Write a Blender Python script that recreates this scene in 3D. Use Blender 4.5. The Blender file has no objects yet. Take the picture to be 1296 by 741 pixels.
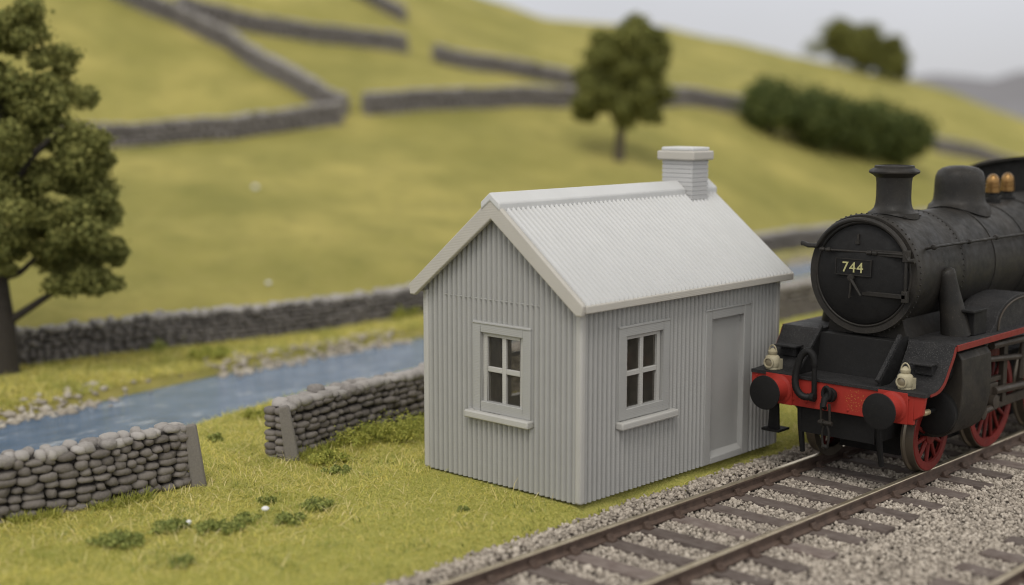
import bpy, bmesh, math, random
import numpy as np
from mathutils import Vector, Matrix
random.seed(7); rng = np.random.default_rng(11)
R = math.radians; PI = math.pi
scene = bpy.context.scene; COL = scene.collection

# ------------------------------------------------------------------ camera numbers (scale metres)
CAM = np.array([10.76053, -12.68812, 4.87293]); YAW, PIT, FPX = -0.753506, -0.134195, 1765.6
FW = np.array([math.sin(YAW), math.cos(YAW)]); RT = np.array([math.cos(YAW), -math.sin(YAW)])
def ray(px, py):
    u, v = (px-648)/FPX, (py-370.5)/FPX
    t = math.cos(PIT)+v*math.sin(PIT); s = u; e = math.sin(PIT)-v*math.cos(PIT)
    return s/t, e/t                                   # lateral and vertical per metre of forward ground distance
def at(a, t): return CAM[:2]+FW*t+RT*a*t

# ------------------------------------------------------------------ materials
def mat(name, base=(.5,.5,.5), rough=.6, metal=0., spec=.5):
    m = bpy.data.materials.new(name); m.use_nodes = True
    b = m.node_tree.nodes['Principled BSDF']
    b.inputs['Base Color'].default_value = (*base, 1); b.inputs['Roughness'].default_value = rough
    b.inputs['Metallic'].default_value = metal; b.inputs['Specular IOR Level'].default_value = spec
    return m
class NT:
    def __init__(s, m): s.nt = m.node_tree; s.b = s.nt.nodes['Principled BSDF']; s.out = s.nt.nodes['Material Output']
    def n(s, t, **kw):
        x = s.nt.nodes.new(t)
        for k, v in kw.items():
            if k in x.inputs: x.inputs[k].default_value = v
            else: setattr(x, k, v)
        return x
    def l(s, a, b): s.nt.links.new(a, b)
    def co(s): return s.n('ShaderNodeTexCoord').outputs['Object']
    def noise(s, scale, detail=4, rough=.55, vec=None):
        x = s.n('ShaderNodeTexNoise', Scale=scale, Detail=detail, Roughness=rough)
        s.l(vec if vec is not None else s.co(), x.inputs['Vector']); return x.outputs['Fac']
    def ramp(s, fac, stops, interp='LINEAR'):
        x = s.n('ShaderNodeValToRGB'); cr = x.color_ramp; cr.interpolation = interp
        while len(cr.elements) < len(stops): cr.elements.new(.5)
        for e, (p, c) in zip(cr.elements, stops): e.position = p; e.color = (*c, 1) if len(c) == 3 else c
        s.l(fac, x.inputs['Fac']); return x.outputs['Color']
    def mix(s, fac, a, b, blend='MIX'):
        x = s.n('ShaderNodeMix', data_type='RGBA', blend_type=blend)
        for v, i in ((fac, 0), (a, 6), (b, 7)):
            if isinstance(v, (int, float)): x.inputs[i].default_value = v
            elif isinstance(v, tuple): x.inputs[i].default_value = (*v, 1)
            else: s.l(v, x.inputs[i])
        return x.outputs[2]
    def math(s, op, a, b=0.):
        x = s.n('ShaderNodeMath', operation=op)
        for v, i in ((a, 0), (b, 1)):
            if isinstance(v, (int, float)): x.inputs[i].default_value = v
            else: s.l(v, x.inputs[i])
        return x.outputs[0]
    def bump(s, h, strength=.3, dist=.01):
        x = s.n('ShaderNodeBump', Strength=strength, Distance=dist); s.l(h, x.inputs['Height'])
        s.l(x.outputs['Normal'], s.b.inputs['Normal'])
    def color(s, c): s.l(c, s.b.inputs['Base Color'])
    def rand(s): return s.n('ShaderNodeNewGeometry').outputs['Random Per Island']
G3 = lambda v: (v, v, v)

def m_resin(name, base, brick=False, layers=.35):
    m = mat(name, base, .5, spec=.4); t = NT(m); co = t.co()
    f = t.noise(3., 5)
    t.color(t.mix(f, tuple(c*.93 for c in base), tuple(min(1, c*1.06) for c in base)))
    sep = t.n('ShaderNodeSeparateXYZ'); t.l(co, sep.inputs[0])
    lay = t.math('SINE', t.math('MULTIPLY', sep.outputs['Z'], 2*PI/.021))   # printed layer lines
    h = t.math('ADD', t.math('MULTIPLY', lay, layers), t.math('MULTIPLY', t.noise(90., 2), .8))
    if brick:
        s2 = t.n('ShaderNodeMapping'); t.l(co, s2.inputs['Vector']); s2.inputs['Rotation'].default_value = (R(90), 0, 0)
        br = t.n('ShaderNodeTexBrick', Scale=1.0); t.l(s2.outputs[0], br.inputs['Vector'])
        br.inputs['Brick Width'].default_value = .2; br.inputs['Row Height'].default_value = .062; br.inputs['Mortar Size'].default_value = .008
        h = t.math('SUBTRACT', h, t.math('MULTIPLY', br.outputs['Fac'], 4.))
    t.bump(h, .35, .004)
    t.b.inputs['Subsurface Weight'].default_value = .06; t.b.inputs['Subsurface Radius'].default_value = (.05, .045, .035)
    t.b.inputs['Subsurface Scale'].default_value = .5
    return m
M = {}
M['resin'] = m_resin('grey_resin', (.345, .342, .325))
M['resin_toplit'] = m_resin('grey_resin_toplit', (.55, .55, .537), layers=0.)  # same plastic as the walls; light falling on the roof put into the colour
M['resin_sill'] = m_resin('sill_resin', (.43, .42, .39))
M['resin_trim'] = m_resin('warm_grey_resin', (.45, .425, .375))
M['resin_brick'] = m_resin('grey_resin_brick', (.46, .455, .445), True)
M['inside'] = mat('hut_inside', (.42, .35, .27), .9)
m = mat('window_glass', (.9, .9, .9), .06); t = NT(m)
gl = t.n('ShaderNodeBsdfGlossy', Roughness=.09); tr = t.n('ShaderNodeBsdfTransparent'); tr.inputs[0].default_value = (.9, .88, .84, 1)
fr = t.n('ShaderNodeFresnel', IOR=1.28); mx = t.n('ShaderNodeMixShader')
du = t.n('ShaderNodeBsdfDiffuse'); t.l(t.ramp(t.noise(9., 5, .7), [(.3, (.10, .09, .072)), (.75, (.26, .235, .19))]), du.inputs[0]); md = t.n('ShaderNodeMixShader'); md.inputs[0].default_value = .22; t.l(tr.outputs[0], md.inputs[1]); t.l(du.outputs[0], md.inputs[2])   # a thin mottled brown film that makes the panes paler
t.l(fr.outputs[0], mx.inputs[0]); t.l(md.outputs[0], mx.inputs[1]); t.l(gl.outputs[0], mx.inputs[2]); t.l(mx.outputs[0], t.out.inputs[0]); M['glass'] = m

def m_black(name, base, dust, grain, rough=.5, amount=.5, speck=.62):
    m = mat(name, base, rough, spec=.3); t = NT(m)
    f = t.ramp(t.noise(2.3, 6, .65), [(.35, G3(0)), (.75, G3(1))]); g = t.noise(60., 3)
    c = t.mix(t.math('MULTIPLY', f, amount), base, dust)
    t.color(t.mix(t.ramp(g, [(speck, G3(0)), (speck+.12, G3(.5))]), c, tuple(x*2.2+.012 for x in dust)))
    t.bump(t.noise(110., 3), grain, .012); t.l(t.ramp(t.noise(9., 4), [(.3, G3(rough-.1)), (.7, G3(rough+.15))]), t.b.inputs['Roughness'])
    return m
M['black'] = m_black('weathered_black', (.012, .0112, .010), (.050, .042, .033), .14, .54)
M['deck'] = m_black('gritty_black', (.011, .011, .0115), (.036, .034, .033), .8, .6, .8, .54)
M['soot'] = m_black('soot_black', (.0065, .0062, .006), (.012, .011, .010), .25, .65)
M['dirtyblack'] = m_black('oily_brown_black', (.014, .0125, .0105), (.048, .040, .030), .25, .6, .8)
M['red'] = m_black('buffer_red', (.36, .028, .019), (.22, .027, .016), .22, .6, .6)
m = M['beam'] = m_black('beam_red', (.36, .028, .019), (.22, .027, .016), .22, .6, .6); t = NT(m)           # red with a worn away gold number
src = t.b.inputs['Base Color'].links[0].from_socket; dv = t.n('ShaderNodeVectorMath', operation='DISTANCE'); t.l(t.co(), dv.inputs[0]); dv.inputs[1].default_value = (.30, 0, 1.06)
msk = t.math('MULTIPLY', t.math('GREATER_THAN', t.noise(42., 2), .60), t.math('LESS_THAN', dv.outputs['Value'], .15)); t.color(t.mix(t.math('MULTIPLY', msk, .42), src, (.50, .27, .06)))
M['wheelred'] = m_black('wheel_red', (.19, .017, .013), (.07, .014, .011), .2, .5, .8)
M['edge_red'] = m_black('edge_red', (.22, .022, .016), (.13, .022, .016), .15, .5, .8)
M['steel'] = mat('tyre_steel', (.22, .19, .15), .42, .8)
M['motion'] = m_black('oily_motion', (.055, .043, .032), (.032, .026, .02), .2, .5, .9)
M['brass'] = mat('brass', (.26, .15, .055), .38, .85)
M['pale_brass'] = mat('pale_brass', (.62, .50, .30), .4, .5)
M['lampcream'] = m_black('lamp_cream', (.44, .395, .27), (.17, .135, .07), .25, .5, .85)
M['lens'] = mat('lamp_lens', (.20, .17, .11), .25)
M['digit'] = mat('digit_paint', (.42, .40, .18), .6)
M['gold'] = mat('worn_gold', (.62, .36, .08), .5)
M['bright'] = mat('bright_steel', (.55, .54, .52), .35, .9)

def m_stone(name, a, b, c, scale=30, bump=.5, rough=.85):
    m = mat(name, a, rough, spec=.25); t = NT(m)
    col = t.ramp(t.rand(), [(0, a), (.5, b), (1, c)])
    col = t.mix(t.ramp(t.noise(scale, 5, .7), [(.4, G3(0)), (.8, G3(.5))]), col, tuple(x*1.7 for x in b))
    t.color(col); t.bump(t.noise(scale*1.6, 4, .7), bump, .02); return m
M['wallstone'] = m_stone('dry_stone', (.115, .101, .089), (.150, .133, .118), (.19, .17, .152), 22)
M['gap_heart'] = m_stone('wall_heart', (.035, .03, .026), (.035, .03, .026), (.035, .03, .026), 30)  # heart nearly black: shade of the gaps between stones put into its colour
M['coping'] = m_stone('coping_stone', (.19, .173, .158), (.27, .25, .23), (.36, .335, .31), 22)  # paler than the walling: dry-brushed tops, with top light put into the colour
M['farstone'] = m_stone('far_dry_stone', (.12, .109, .102), (.155, .142, .133), (.195, .18, .168), 12)
M['hillstone'] = m_stone('hill_dry_stone', (.17, .155, .146), (.20, .183, .172), (.24, .222, .208), 12)
M['farcoping'] = m_stone('far_coping', (.28, .265, .25), (.34, .32, .30), (.40, .38, .36), 12)  # pale like the near coping, top light put into the colour
M['post'] = m_stone('slab_post', (.17, .155, .138), (.17, .155, .138), (.17, .155, .138), 40, .4)
M['ballast'] = m_stone('ballast_stone', (.17, .147, .122), (.36, .313, .258), (.55, .49, .41), 40, .3)
M['pebble'] = m_stone('river_pebble', (.24, .21, .165), (.34, .30, .24), (.46, .42, .35), 20, .3)
M['white'] = mat('white_pebble', (.75, .75, .73), .7)
M['bed'] = mat('ballast_bed', (.14, .12, .105), .95)
t = NT(M['bed']); t.color(t.ramp(t.noise(14., 6, .7), [(.3, (.09, .075, .063)), (.7, (.20, .175, .15))])); t.bump(t.noise(40., 5), .8, .04)
m = mat('sleeper_wood', (.09, .075, .066), .85, spec=.2); t = NT(m); mp = t.n('ShaderNodeMapping'); t.l(t.co(), mp.inputs[0]); mp.inputs['Scale'].default_value = (3, 40, 40)
w = t.noise(1., 6, .7, mp.outputs[0]); t.color(t.mix(t.ramp(t.noise(6., 5), [(.35, G3(0)), (.8, G3(.7))]), t.ramp(w, [(.3, (.075, .056, .048)), (.7, (.165, .132, .115))]), (.22, .188, .166)))
oi = t.n('ShaderNodeObjectInfo'); src = t.b.inputs['Base Color'].links[0].from_socket; mr = t.n('ShaderNodeMapRange'); t.l(oi.outputs['Random'], mr.inputs['Value']); mr.inputs['To Min'].default_value = .82; mr.inputs['To Max'].default_value = 1.4; t.color(t.mix(1., src, mr.outputs[0], 'MULTIPLY'))
t.bump(w, .6, .015); M['sleeper'] = m
m = mat('rail_steel', (.1, .06, .045), .6); t = NT(m); sep = t.n('ShaderNodeSeparateXYZ'); t.l(t.co(), sep.inputs[0])
top = t.math('GREATER_THAN', sep.outputs['Z'], -.012)
t.color(t.mix(top, t.ramp(t.noise(8., 6, .7), [(.3, (.055, .036, .027)), (.7, (.125, .082, .060))]), t.ramp(t.noise(5., 4), [(.3, (.44, .37, .25)), (.7, (.62, .54, .40))])))
t.l(t.math('MULTIPLY', top, .75), t.b.inputs['Metallic']); t.l(t.math('SUBTRACT', .75, t.math('MULTIPLY', top, .38)), t.b.inputs['Roughness']); t.bump(t.noise(60., 4), .25, .01); M['rail'] = m

def m_leaf(name, stops, trans=.25, patch=None):
    m = mat(name, stops[0][1], .75, spec=.2); t = NT(m)
    c = t.ramp(t.rand(), stops); c = t.mix(t.ramp(t.noise(1.4, 3), [(.35, G3(0)), (.7, G3(.45))]), c, stops[-1][1])
    if patch: c = t.mix(t.ramp(t.noise(1.05, 5, .65), [(.47, G3(0)), (.68, G3(.72))]), c, patch)
    t.color(c)
    tl = t.n('ShaderNodeBsdfTranslucent'); t.l(c, tl.inputs[0]); mx = t.n('ShaderNodeMixShader'); mx.inputs[0].default_value = trans
    t.l(t.b.outputs[0], mx.inputs[1]); t.l(tl.outputs[0], mx.inputs[2]); t.l(mx.outputs[0], t.out.inputs[0]); return m
M['grass'] = m_leaf('static_grass', [(0, (.24, .27, .06)), (.15, (.46, .47, .12)), (.4, (.68, .64, .17)), (.75, (.82, .73, .24)), (.92, (.86, .77, .42)), (1, (.78, .69, .21))], .5, (.36, .40, .095))
M['turf'] = m_leaf('short_turf', [(0, (.20, .23, .05)), (.25, (.38, .41, .09)), (.6, (.60, .57, .14)), (.85, (.80, .70, .21)), (1, (.62, .57, .14))], .45, (.32, .35, .07))
M['straw'] = m_leaf('straw', [(0, (.52, .44, .14)), (.5, (.80, .68, .28)), (1, (.90, .80, .46))], .4)
M['weed'] = m_leaf('weed_leaf', [(0, (.10, .135, .036)), (.5, (.21, .25, .065)), (1, (.42, .44, .13))])
M['tuft'] = m_leaf('tuft_blade', [(0, (.16, .20, .035)), (.5, (.34, .37, .075)), (1, (.55, .52, .13))], .35)
M['dark_leaf'] = m_leaf('dark_foliage', [(0, (.075, .085, .022)), (.5, (.155, .163, .044)), (1, (.32, .31, .095))])
M['mid_leaf'] = m_leaf('mid_foliage', [(0, (.080, .090, .024)), (.5, (.145, .155, .041)), (1, (.28, .275, .078))])
M['bush_leaf'] = m_leaf('bush_foliage', [(0, (.045, .066, .020)), (.5, (.088, .115, .034)), (1, (.16, .18, .055))])
M['bark'] = m_stone('bark', (.040, .034, .028), (.040, .034, .028), (.040, .034, .028), 14, .8)
M['bark_pale'] = m_stone('bark_pale', (.09, .075, .055), (.09, .075, .055), (.09, .075, .055), 14, .8)

m = mat('hill_turf', (.3, .28, .06), .95, spec=.1); t = NT(m)
c = t.ramp(t.noise(.22, 5, .6), [(.32, (.225, .215, .052)), (.5, (.325, .292, .078)), (.68, (.46, .39, .115))])
c = t.mix(t.ramp(t.noise(.75, 6, .7), [(.47, G3(0)), (.70, G3(.7))]), c, (.175, .180, .046))
c = t.mix(t.ramp(t.noise(3.1, 6, .7), [(.50, G3(0)), (.72, G3(.5))]), c, (.36, .29, .10))
c = t.mix(t.ramp(t.noise(24., 4, .7), [(.4, G3(0)), (.7, G3(.5))]), c, (.42, .38, .14))
sx_ = t.n('ShaderNodeSeparateXYZ'); t.l(t.co(), sx_.inputs[0])
meadow = t.n('ShaderNodeMapRange'); t.l(sx_.outputs['X'], meadow.inputs['Value']); meadow.inputs['From Min'].default_value = -9.6; meadow.inputs['From Max'].default_value = -7.
flock = t.ramp(t.noise(34., 5, .75), [(.3, (.20, .23, .05)), (.5, (.45, .43, .11)), (.7, (.64, .56, .18))])
t.color(t.mix(meadow.outputs[0], c, flock)); t.bump(t.noise(18., 6, .75), .8, .08); M['ground'] = m
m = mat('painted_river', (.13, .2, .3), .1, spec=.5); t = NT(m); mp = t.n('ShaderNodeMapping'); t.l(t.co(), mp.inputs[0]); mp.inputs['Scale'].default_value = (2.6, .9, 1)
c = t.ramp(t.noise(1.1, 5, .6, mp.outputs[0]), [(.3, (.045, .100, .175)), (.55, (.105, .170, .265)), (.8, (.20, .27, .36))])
c = t.mix(t.ramp(t.noise(1.5, 6, .7, mp.outputs[0]), [(.58, G3(0)), (.70, G3(.8))]), c, (.55, .58, .60)); t.color(c)  # pale streaks, with broken water highlights put into the colour
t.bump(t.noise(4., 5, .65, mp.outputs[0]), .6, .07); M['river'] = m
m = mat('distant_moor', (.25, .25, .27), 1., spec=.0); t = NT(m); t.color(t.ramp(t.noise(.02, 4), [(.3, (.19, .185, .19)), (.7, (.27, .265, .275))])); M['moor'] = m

# ------------------------------------------------------------------ object helpers
ORG = {}
def org(o):
    v = Vector((0, 0, 0))
    while o: v = v+ORG.get(o.name, Vector((0, 0, 0))); o = o.parent
    return v
def tag(o, label=None, cat=None, group=None, kind=None):
    for k, v in (('label', label), ('category', cat), ('group', group), ('kind', kind)):
        if v: o[k] = v
    return o
def thing(name, label, cat, loc, group=None):
    o = bpy.data.objects.new(name, None); COL.objects.link(o); o.location = loc; ORG[o.name] = Vector(loc)
    o.empty_display_size = .2
    return tag(o, label, cat, group)
def np_mesh(name, V, F, mats, smooth=False, fm=None):
    me = bpy.data.meshes.new(name); V = np.asarray(V, np.float32); F = np.asarray(F, np.int32); k = F.shape[1]
    me.vertices.add(len(V)); me.vertices.foreach_set('co', V.ravel())
    me.loops.add(F.size); me.loops.foreach_set('vertex_index', F.ravel())
    me.polygons.add(len(F)); me.polygons.foreach_set('loop_start', np.arange(len(F), dtype=np.int32)*k)
    for x in (mats if isinstance(mats, (list, tuple)) else [mats]): me.materials.append(x)
    if fm is not None: me.polygons.foreach_set('material_index', np.asarray(fm, np.int32))
    me.polygons.foreach_set('use_smooth', np.full(len(F), smooth)); me.update(calc_edges=True); me.validate()
    return me
def np_obj(name, V, F, mats, parent=None, smooth=False, fm=None):
    V = np.asarray(V, float)-np.array(org(parent)) if parent else V
    o = bpy.data.objects.new(name, np_mesh(name, V, F, mats, smooth, fm)); COL.objects.link(o); o.parent = parent; return o
class MB:
    """collects shapes in world (or, for the engine, engine) coordinates, then links them as ONE mesh object"""
    def __init__(s): s.v = []; s.f = []
    def add(s, V, F):
        n = len(s.v); s.v += [tuple(x) for x in V]; s.f += [tuple(i+n for i in f) for f in F]; return s
    def box(s, x0, x1, y0, y1, z0, z1, M4=None):
        V = [Vector((x, y, z)) for z in (z0, z1) for y in (y0, y1) for x in (x0, x1)]
        if M4: V = [M4 @ v for v in V]
        return s.add(V, [(0,2,3,1),(4,5,7,6),(0,1,5,4),(2,6,7,3),(0,4,6,2),(1,3,7,5)])
    def prism(s, pts, axis, a, b):
        """pts: polygon in the two other axes (cyclic order x,y,z without axis), pushed from a to b along axis"""
        n = len(pts); mk = {'x': lambda p, c: (c, p[0], p[1]), 'y': lambda p, c: (p[0], c, p[1]), 'z': lambda p, c: (p[0], p[1], c)}[axis]
        V = [mk(p, a) for p in pts]+[mk(p, b) for p in pts]
        F = [tuple(range(n)), tuple(range(2*n-1, n-1, -1))]+[(i, n+i, n+(i+1) % n, (i+1) % n) for i in range(n)]
        return s.add(V, F)
    def tube(s, pts, r, n=10, cap=True):
        pts = [Vector(p) for p in pts]; rs = r if isinstance(r, (list, tuple)) else [r]*len(pts); V = []; F = []
        up = None
        for i, p in enumerate(pts):
            d = (pts[min(i+1, len(pts)-1)]-pts[max(i-1, 0)]).normalized()
            if up is None: up = d.orthogonal().normalized()
            up = (up-d*up.dot(d)).normalized(); w = d.cross(up)
            V += [p+(up*math.cos(2*PI*k/n)+w*math.sin(2*PI*k/n))*rs[i] for k in range(n)]
        for i in range(len(pts)-1):
            for k in range(n): F.append((i*n+k, i*n+(k+1) % n, (i+1)*n+(k+1) % n, (i+1)*n+k))
        if cap: F.append(tuple(range(n))[::-1]); F.append(tuple((len(pts)-1)*n+k for k in range(n)))
        return s.add(V, F)
    def lathe(s, prof, origin, axis='z', n=32, a0=0., a1=2*PI):
        """prof: (radius, height) pairs"""
        o = Vector(origin); V = []; F = []; full = abs(a1-a0-2*PI) < 1e-6; m = n if full else n+1
        for (r, h) in prof:
            for k in range(m):
                a = a0+(a1-a0)*k/n; c, q = r*math.cos(a), r*math.sin(a)
                V.append(o+Vector({'z': (c, q, h), 'y': (c, h, q), 'x': (h, c, q)}[axis]))
        for i in range(len(prof)-1):
            for k in range(n): F.append((i*m+k, i*m+(k+1) % m, (i+1)*m+(k+1) % m, (i+1)*m+k))
        return s.add(V, F)
    def build(s, name, mt, parent=None, bevel=0., smooth=35, seg=2):
        o0 = org(parent) if parent else Vector((0, 0, 0))
        me = bpy.data.meshes.new(name); me.from_pydata([Vector(v)-o0 for v in s.v], [], s.f)
        bm = bmesh.new(); bm.from_mesh(me); bmesh.ops.remove_doubles(bm, verts=bm.verts, dist=1e-5); bmesh.ops.recalc_face_normals(bm, faces=bm.faces); bm.to_mesh(me); bm.free()
        me.materials.append(mt); o = bpy.data.objects.new(name, me); COL.objects.link(o); o.parent = parent
        if smooth: me.polygons.foreach_set('use_smooth', [True]*len(me.polygons)); me.set_sharp_from_angle(angle=R(smooth))
        if bevel:
            b = o.modifiers.new('bevel', 'BEVEL'); b.width = bevel; b.segments = seg; b.limit_method = 'ANGLE'; b.angle_limit = R(40); b.harden_normals = False
        return o
def ico(sub):
    bm = bmesh.new(); bmesh.ops.create_icosphere(bm, subdivisions=sub, radius=1.); V = np.array([v.co[:] for v in bm.verts]); F = np.array([[v.index for v in f.verts] for f in bm.faces]); bm.free(); return V, F
def lumps(sub, count, amp, square=.0):
    V, F = ico(sub); out = []
    for i in range(count):
        W = V.copy()
        if square: W = np.sign(W)*np.abs(W)**(1-square); W /= np.abs(W).max()
        k = rng.normal(size=(5, 3))*1.7; ph = rng.uniform(0, 6.28, 5)
        d = sum(np.sin(V@k[j]+ph[j]) for j in range(5))/5
        W = W*(1+amp*d[:, None]+(rng.normal(size=(len(V), 1))*amp*.22)); out.append(W)
    return out, F
def rotz(a):
    c, s = np.cos(a), np.sin(a); z = np.zeros_like(a); o = np.ones_like(a)
    return np.stack([np.stack([c, -s, z], -1), np.stack([s, c, z], -1), np.stack([z, z, o], -1)], -2)
def randrot(n):
    q = rng.normal(size=(n, 4)); q /= np.linalg.norm(q, axis=1)[:, None]; w, x, y, z = q.T
    return np.stack([np.stack([1-2*(y*y+z*z), 2*(x*y-z*w), 2*(x*z+y*w)], -1), np.stack([2*(x*y+z*w), 1-2*(x*x+z*z), 2*(y*z-x*w)], -1), np.stack([2*(x*z-y*w), 2*(y*z+x*w), 1-2*(x*x+y*y)], -1)], -2)
def scatter(bases, F, P, S, Rm):
    """one mesh of many lumps: positions, scales, rotation matrices"""
    idx = rng.integers(0, len(bases), len(P)); B = np.stack(bases)[idx]; nv = B.shape[1]
    V = np.einsum('nij,nvj->nvi', Rm, B*S[:, None, :])+P[:, None, :]
    FF = F[None]+(np.arange(len(P))*nv)[:, None, None]
    return V.reshape(-1, 3), FF.reshape(-1, F.shape[1])
def vnoise(x, y, sc, seed=0):
    """smooth value noise, vectorised"""
    x = np.asarray(x, float)/sc+seed*17.3; y = np.asarray(y, float)/sc+seed*7.7; xi = np.floor(x).astype(int); yi = np.floor(y).astype(int)
    fx = x-xi; fy = y-yi; fx = fx*fx*(3-2*fx); fy = fy*fy*(3-2*fy)
    h = lambda a, b: np.modf(np.abs(np.sin(a*127.1+b*311.7+seed)*43758.5453))[0]
    return (h(xi, yi)*(1-fx)+h(xi+1, yi)*fx)*(1-fy)+(h(xi, yi+1)*(1-fx)+h(xi+1, yi+1)*fx)*fy-.5

# ------------------------------------------------------------------ the lie of the land
BW = [(-14.6, -40), (-14.0, -12), (-13.7, -4.7), (-13.7, -.15), (-13.1, 4.35), (-12.9, 9.6), (-13.4, 18), (-14.3, 27.6), (-15.0, 43), (-15.5, 70)]  # foot of the wall behind the river
def lat(p):
    d = np.asarray(p, float)-CAM[:2]; t = d@FW; return (d@RT)/t, t
_b = np.array([lat(p) for p in BW if lat(p)[1] > 5]); _b = _b[np.argsort(_b[:, 0])]
K0 = lambda a: np.interp(a, _b[:, 0], _b[:, 1])
def key(pxs):
    A = np.array([ray(*q) for q in pxs]); A = A[np.argsort(A[:, 0])]; return A
k1 = key([(-900, 260), (-300, 205), (120, 180), (430, 152), (600, 137), (730, 132), (940, 136), (1190, 192), (1300, 217), (1600, 255), (2200, 300)])
k2 = key([(-900, -420), (-300, -330), (120, -230), (430, -100), (600, -8), (690, 20), (760, 25), (850, 36), (930, 55), (1040, 80), (1150, 99), (1200, 116), (1296, 150), (1400, 168), (1700, 205), (2200, 230)])
RN = np.array([(-40, -8.5), (-14, -7.4), (-7.4, -6.9), (-4.1, -7.0), (-.7, -7.4), (.35, -7.65), (1.5, -7.95), (3.35, -8.2), (5, -8.35), (10, -8.9), (21.6, -10.5), (34, -11.4), (60, -11.8)])
RF = np.array([(-40, -12.5), (-14, -11.6), (-5.8, -10.4), (-2.3, -10.25), (-.8, -10.4), (.4, -10.65), (2.9, -11.05), (5, -11.2), (8.2, -11.35), (14, -12.0), (27, -13.2), (39, -13.9), (60, -14.3)])
def sm(x): x = np.clip(x, 0, 1); return x*x*(3-2*x)
WATER = -.20
def height(X, Y):
    X = np.asarray(X, float); Y = np.asarray(Y, float); dx, dy = X-CAM[0], Y-CAM[1]
    t = dx*FW[0]+dy*FW[1]; s = dx*RT[0]+dy*RT[1]; ts = np.maximum(t, 1.); a = s/ts
    t0 = K0(a)+.5; t1 = t0+22; t2 = t1+40
    z1 = CAM[2]+np.interp(a, k1[:, 0], k1[:, 1])*t1; z2 = CAM[2]+np.interp(a, k2[:, 0], k2[:, 1])*t2
    u = np.clip((ts-t0)/22, 0, 1); w = np.clip((ts-t1)/40, 0, 1)
    zh = z1*u**.9+(z2-z1)*(w*.96+.04*w*w*(3-2*w))
    back = np.maximum(ts-t2, 0); zh = np.where(back > 0, np.maximum(z2-.0035*back*back-.03*back, -2.), zh)
    hill = sm((ts-t0)/3)
    zh = zh+hill*(vnoise(X, Y, 5.5, 3)*.55+vnoise(X, Y, 1.7, 4)*.10)
    zn = -.03+vnoise(X, Y, 1.6, 1)*.07*sm((-X-2.9)/1.0)+vnoise(X, Y, .5, 2)*.018
    xn = np.interp(Y, RN[:, 0], RN[:, 1]); xf = np.interp(Y, RF[:, 0], RF[:, 1])
    inside = np.minimum(xn-X, X-xf)                       # >0 in the river
    zn = zn-.42*sm((inside+.22)/.45)
    edge = .10+vnoise(X*0, Y, .6, 5)*.14
    zn = np.where(X > edge-.25, zn*(1-sm((X-edge+.25)/.35))+(-.24)*sm((X-edge+.25)/.35), zn)
    zn = zn+.17*sm((X-9)/2)
    return zn*(1-sm((ts-t0+.4)/.8))+zh*sm((ts-t0+.4)/.8)
H = lambda x, y: float(height(np.array([x]), np.array([y]))[0])
def hit(px, py, t0=8.):
    """where the line of sight through a picture point meets the land: used once, to read positions off the photograph"""
    a, e = ray(px, py); T = np.arange(t0, 160, .05); P = CAM[:2]+T[:, None]*(FW+RT*a); z = height(P[:, 0], P[:, 1]); ok = z >= CAM[2]+e*T; k = np.argmax(ok) if ok.any() else int(np.argmin(CAM[2]+e*T-z))
    return P[k][0], P[k][1], z[k]
aa = np.concatenate([np.linspace(-1.5, -.47, 50, endpoint=False), np.linspace(-.47, .47, 380), np.linspace(.48, 1.5, 50)])
tt = np.concatenate([np.linspace(1.5, 10, 18, endpoint=False), np.geomspace(10, 60, 330, endpoint=False), np.geomspace(60, 420, 120)])
A, T = np.meshgrid(aa, tt); X = CAM[0]+T*(FW[0]+RT[0]*A); Y = CAM[1]+T*(FW[1]+RT[1]*A); Z = height(X, Y)
nA, nT = len(aa), len(tt); I = np.arange(nA*nT).reshape(nT, nA)
F = np.stack([I[:-1, :-1], I[:-1, 1:], I[1:, 1:], I[1:, :-1]], -1).reshape(-1, 4)
tag(np_obj('ground', np.stack([X, Y, Z], -1).reshape(-1, 3), F, M['ground'], smooth=True), kind='structure')
# river sheet
ys = np.arange(-30, 58, .5); V = []; 
for y in ys: V += [(np.interp(y, RN[:, 0], RN[:, 1])+.12, y, WATER), (np.interp(y, RF[:, 0], RF[:, 1])-.12, y, WATER)]
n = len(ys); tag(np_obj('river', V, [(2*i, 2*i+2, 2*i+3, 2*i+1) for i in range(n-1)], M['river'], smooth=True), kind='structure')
# distant moor behind everything
mb = MB(); L = []
for i in range(61):
    a = -.6+1.2*i/60; tD = 300; x, y = at(a, tD)
    px = 648+a*FPX*.98; e = np.interp(px, [600, 1120, 1180, 1230, 1270, 1310, 1500, 2000], [.006, .019, .0205, .0175, .0235, .021, .014, .01])+.0012*math.sin(i*1.7)
    L.append((x, y, CAM[2]+e*tD))
V = []; 
for (x, y, z) in L:
    d = np.array([x, y])-CAM[:2]; d /= np.linalg.norm(d)
    for k in range(9):
        f = k/8; V.append((x+d[0]*(-60+120*f), y+d[1]*(-60+120*f), -3+(z+3)*math.sin(PI*f)**1.0))
F = [(i*9+k, (i+1)*9+k, (i+1)*9+k+1, i*9+k+1) for i in range(60) for k in range(8)]
tag(np_obj('distant_hills', V, F, M['moor'], smooth=True), kind='structure')
# ballast bed under the tracks
ys = np.arange(-14, 22, .25); xs = np.linspace(.0, 9.2, 60); V = [(x, y, -.212+float(vnoise(x, y, .4, 8))*.02-(.05 if x < .1 else 0)) for y in ys for x in xs]; nx = len(xs)
F = [(j*nx+i, j*nx+i+1, (j+1)*nx+i+1, (j+1)*nx+i) for j in range(len(ys)-1) for i in range(nx-1)]
tag(np_obj('ballast_bed', V, F, M['bed'], smooth=True), kind='structure')

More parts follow.
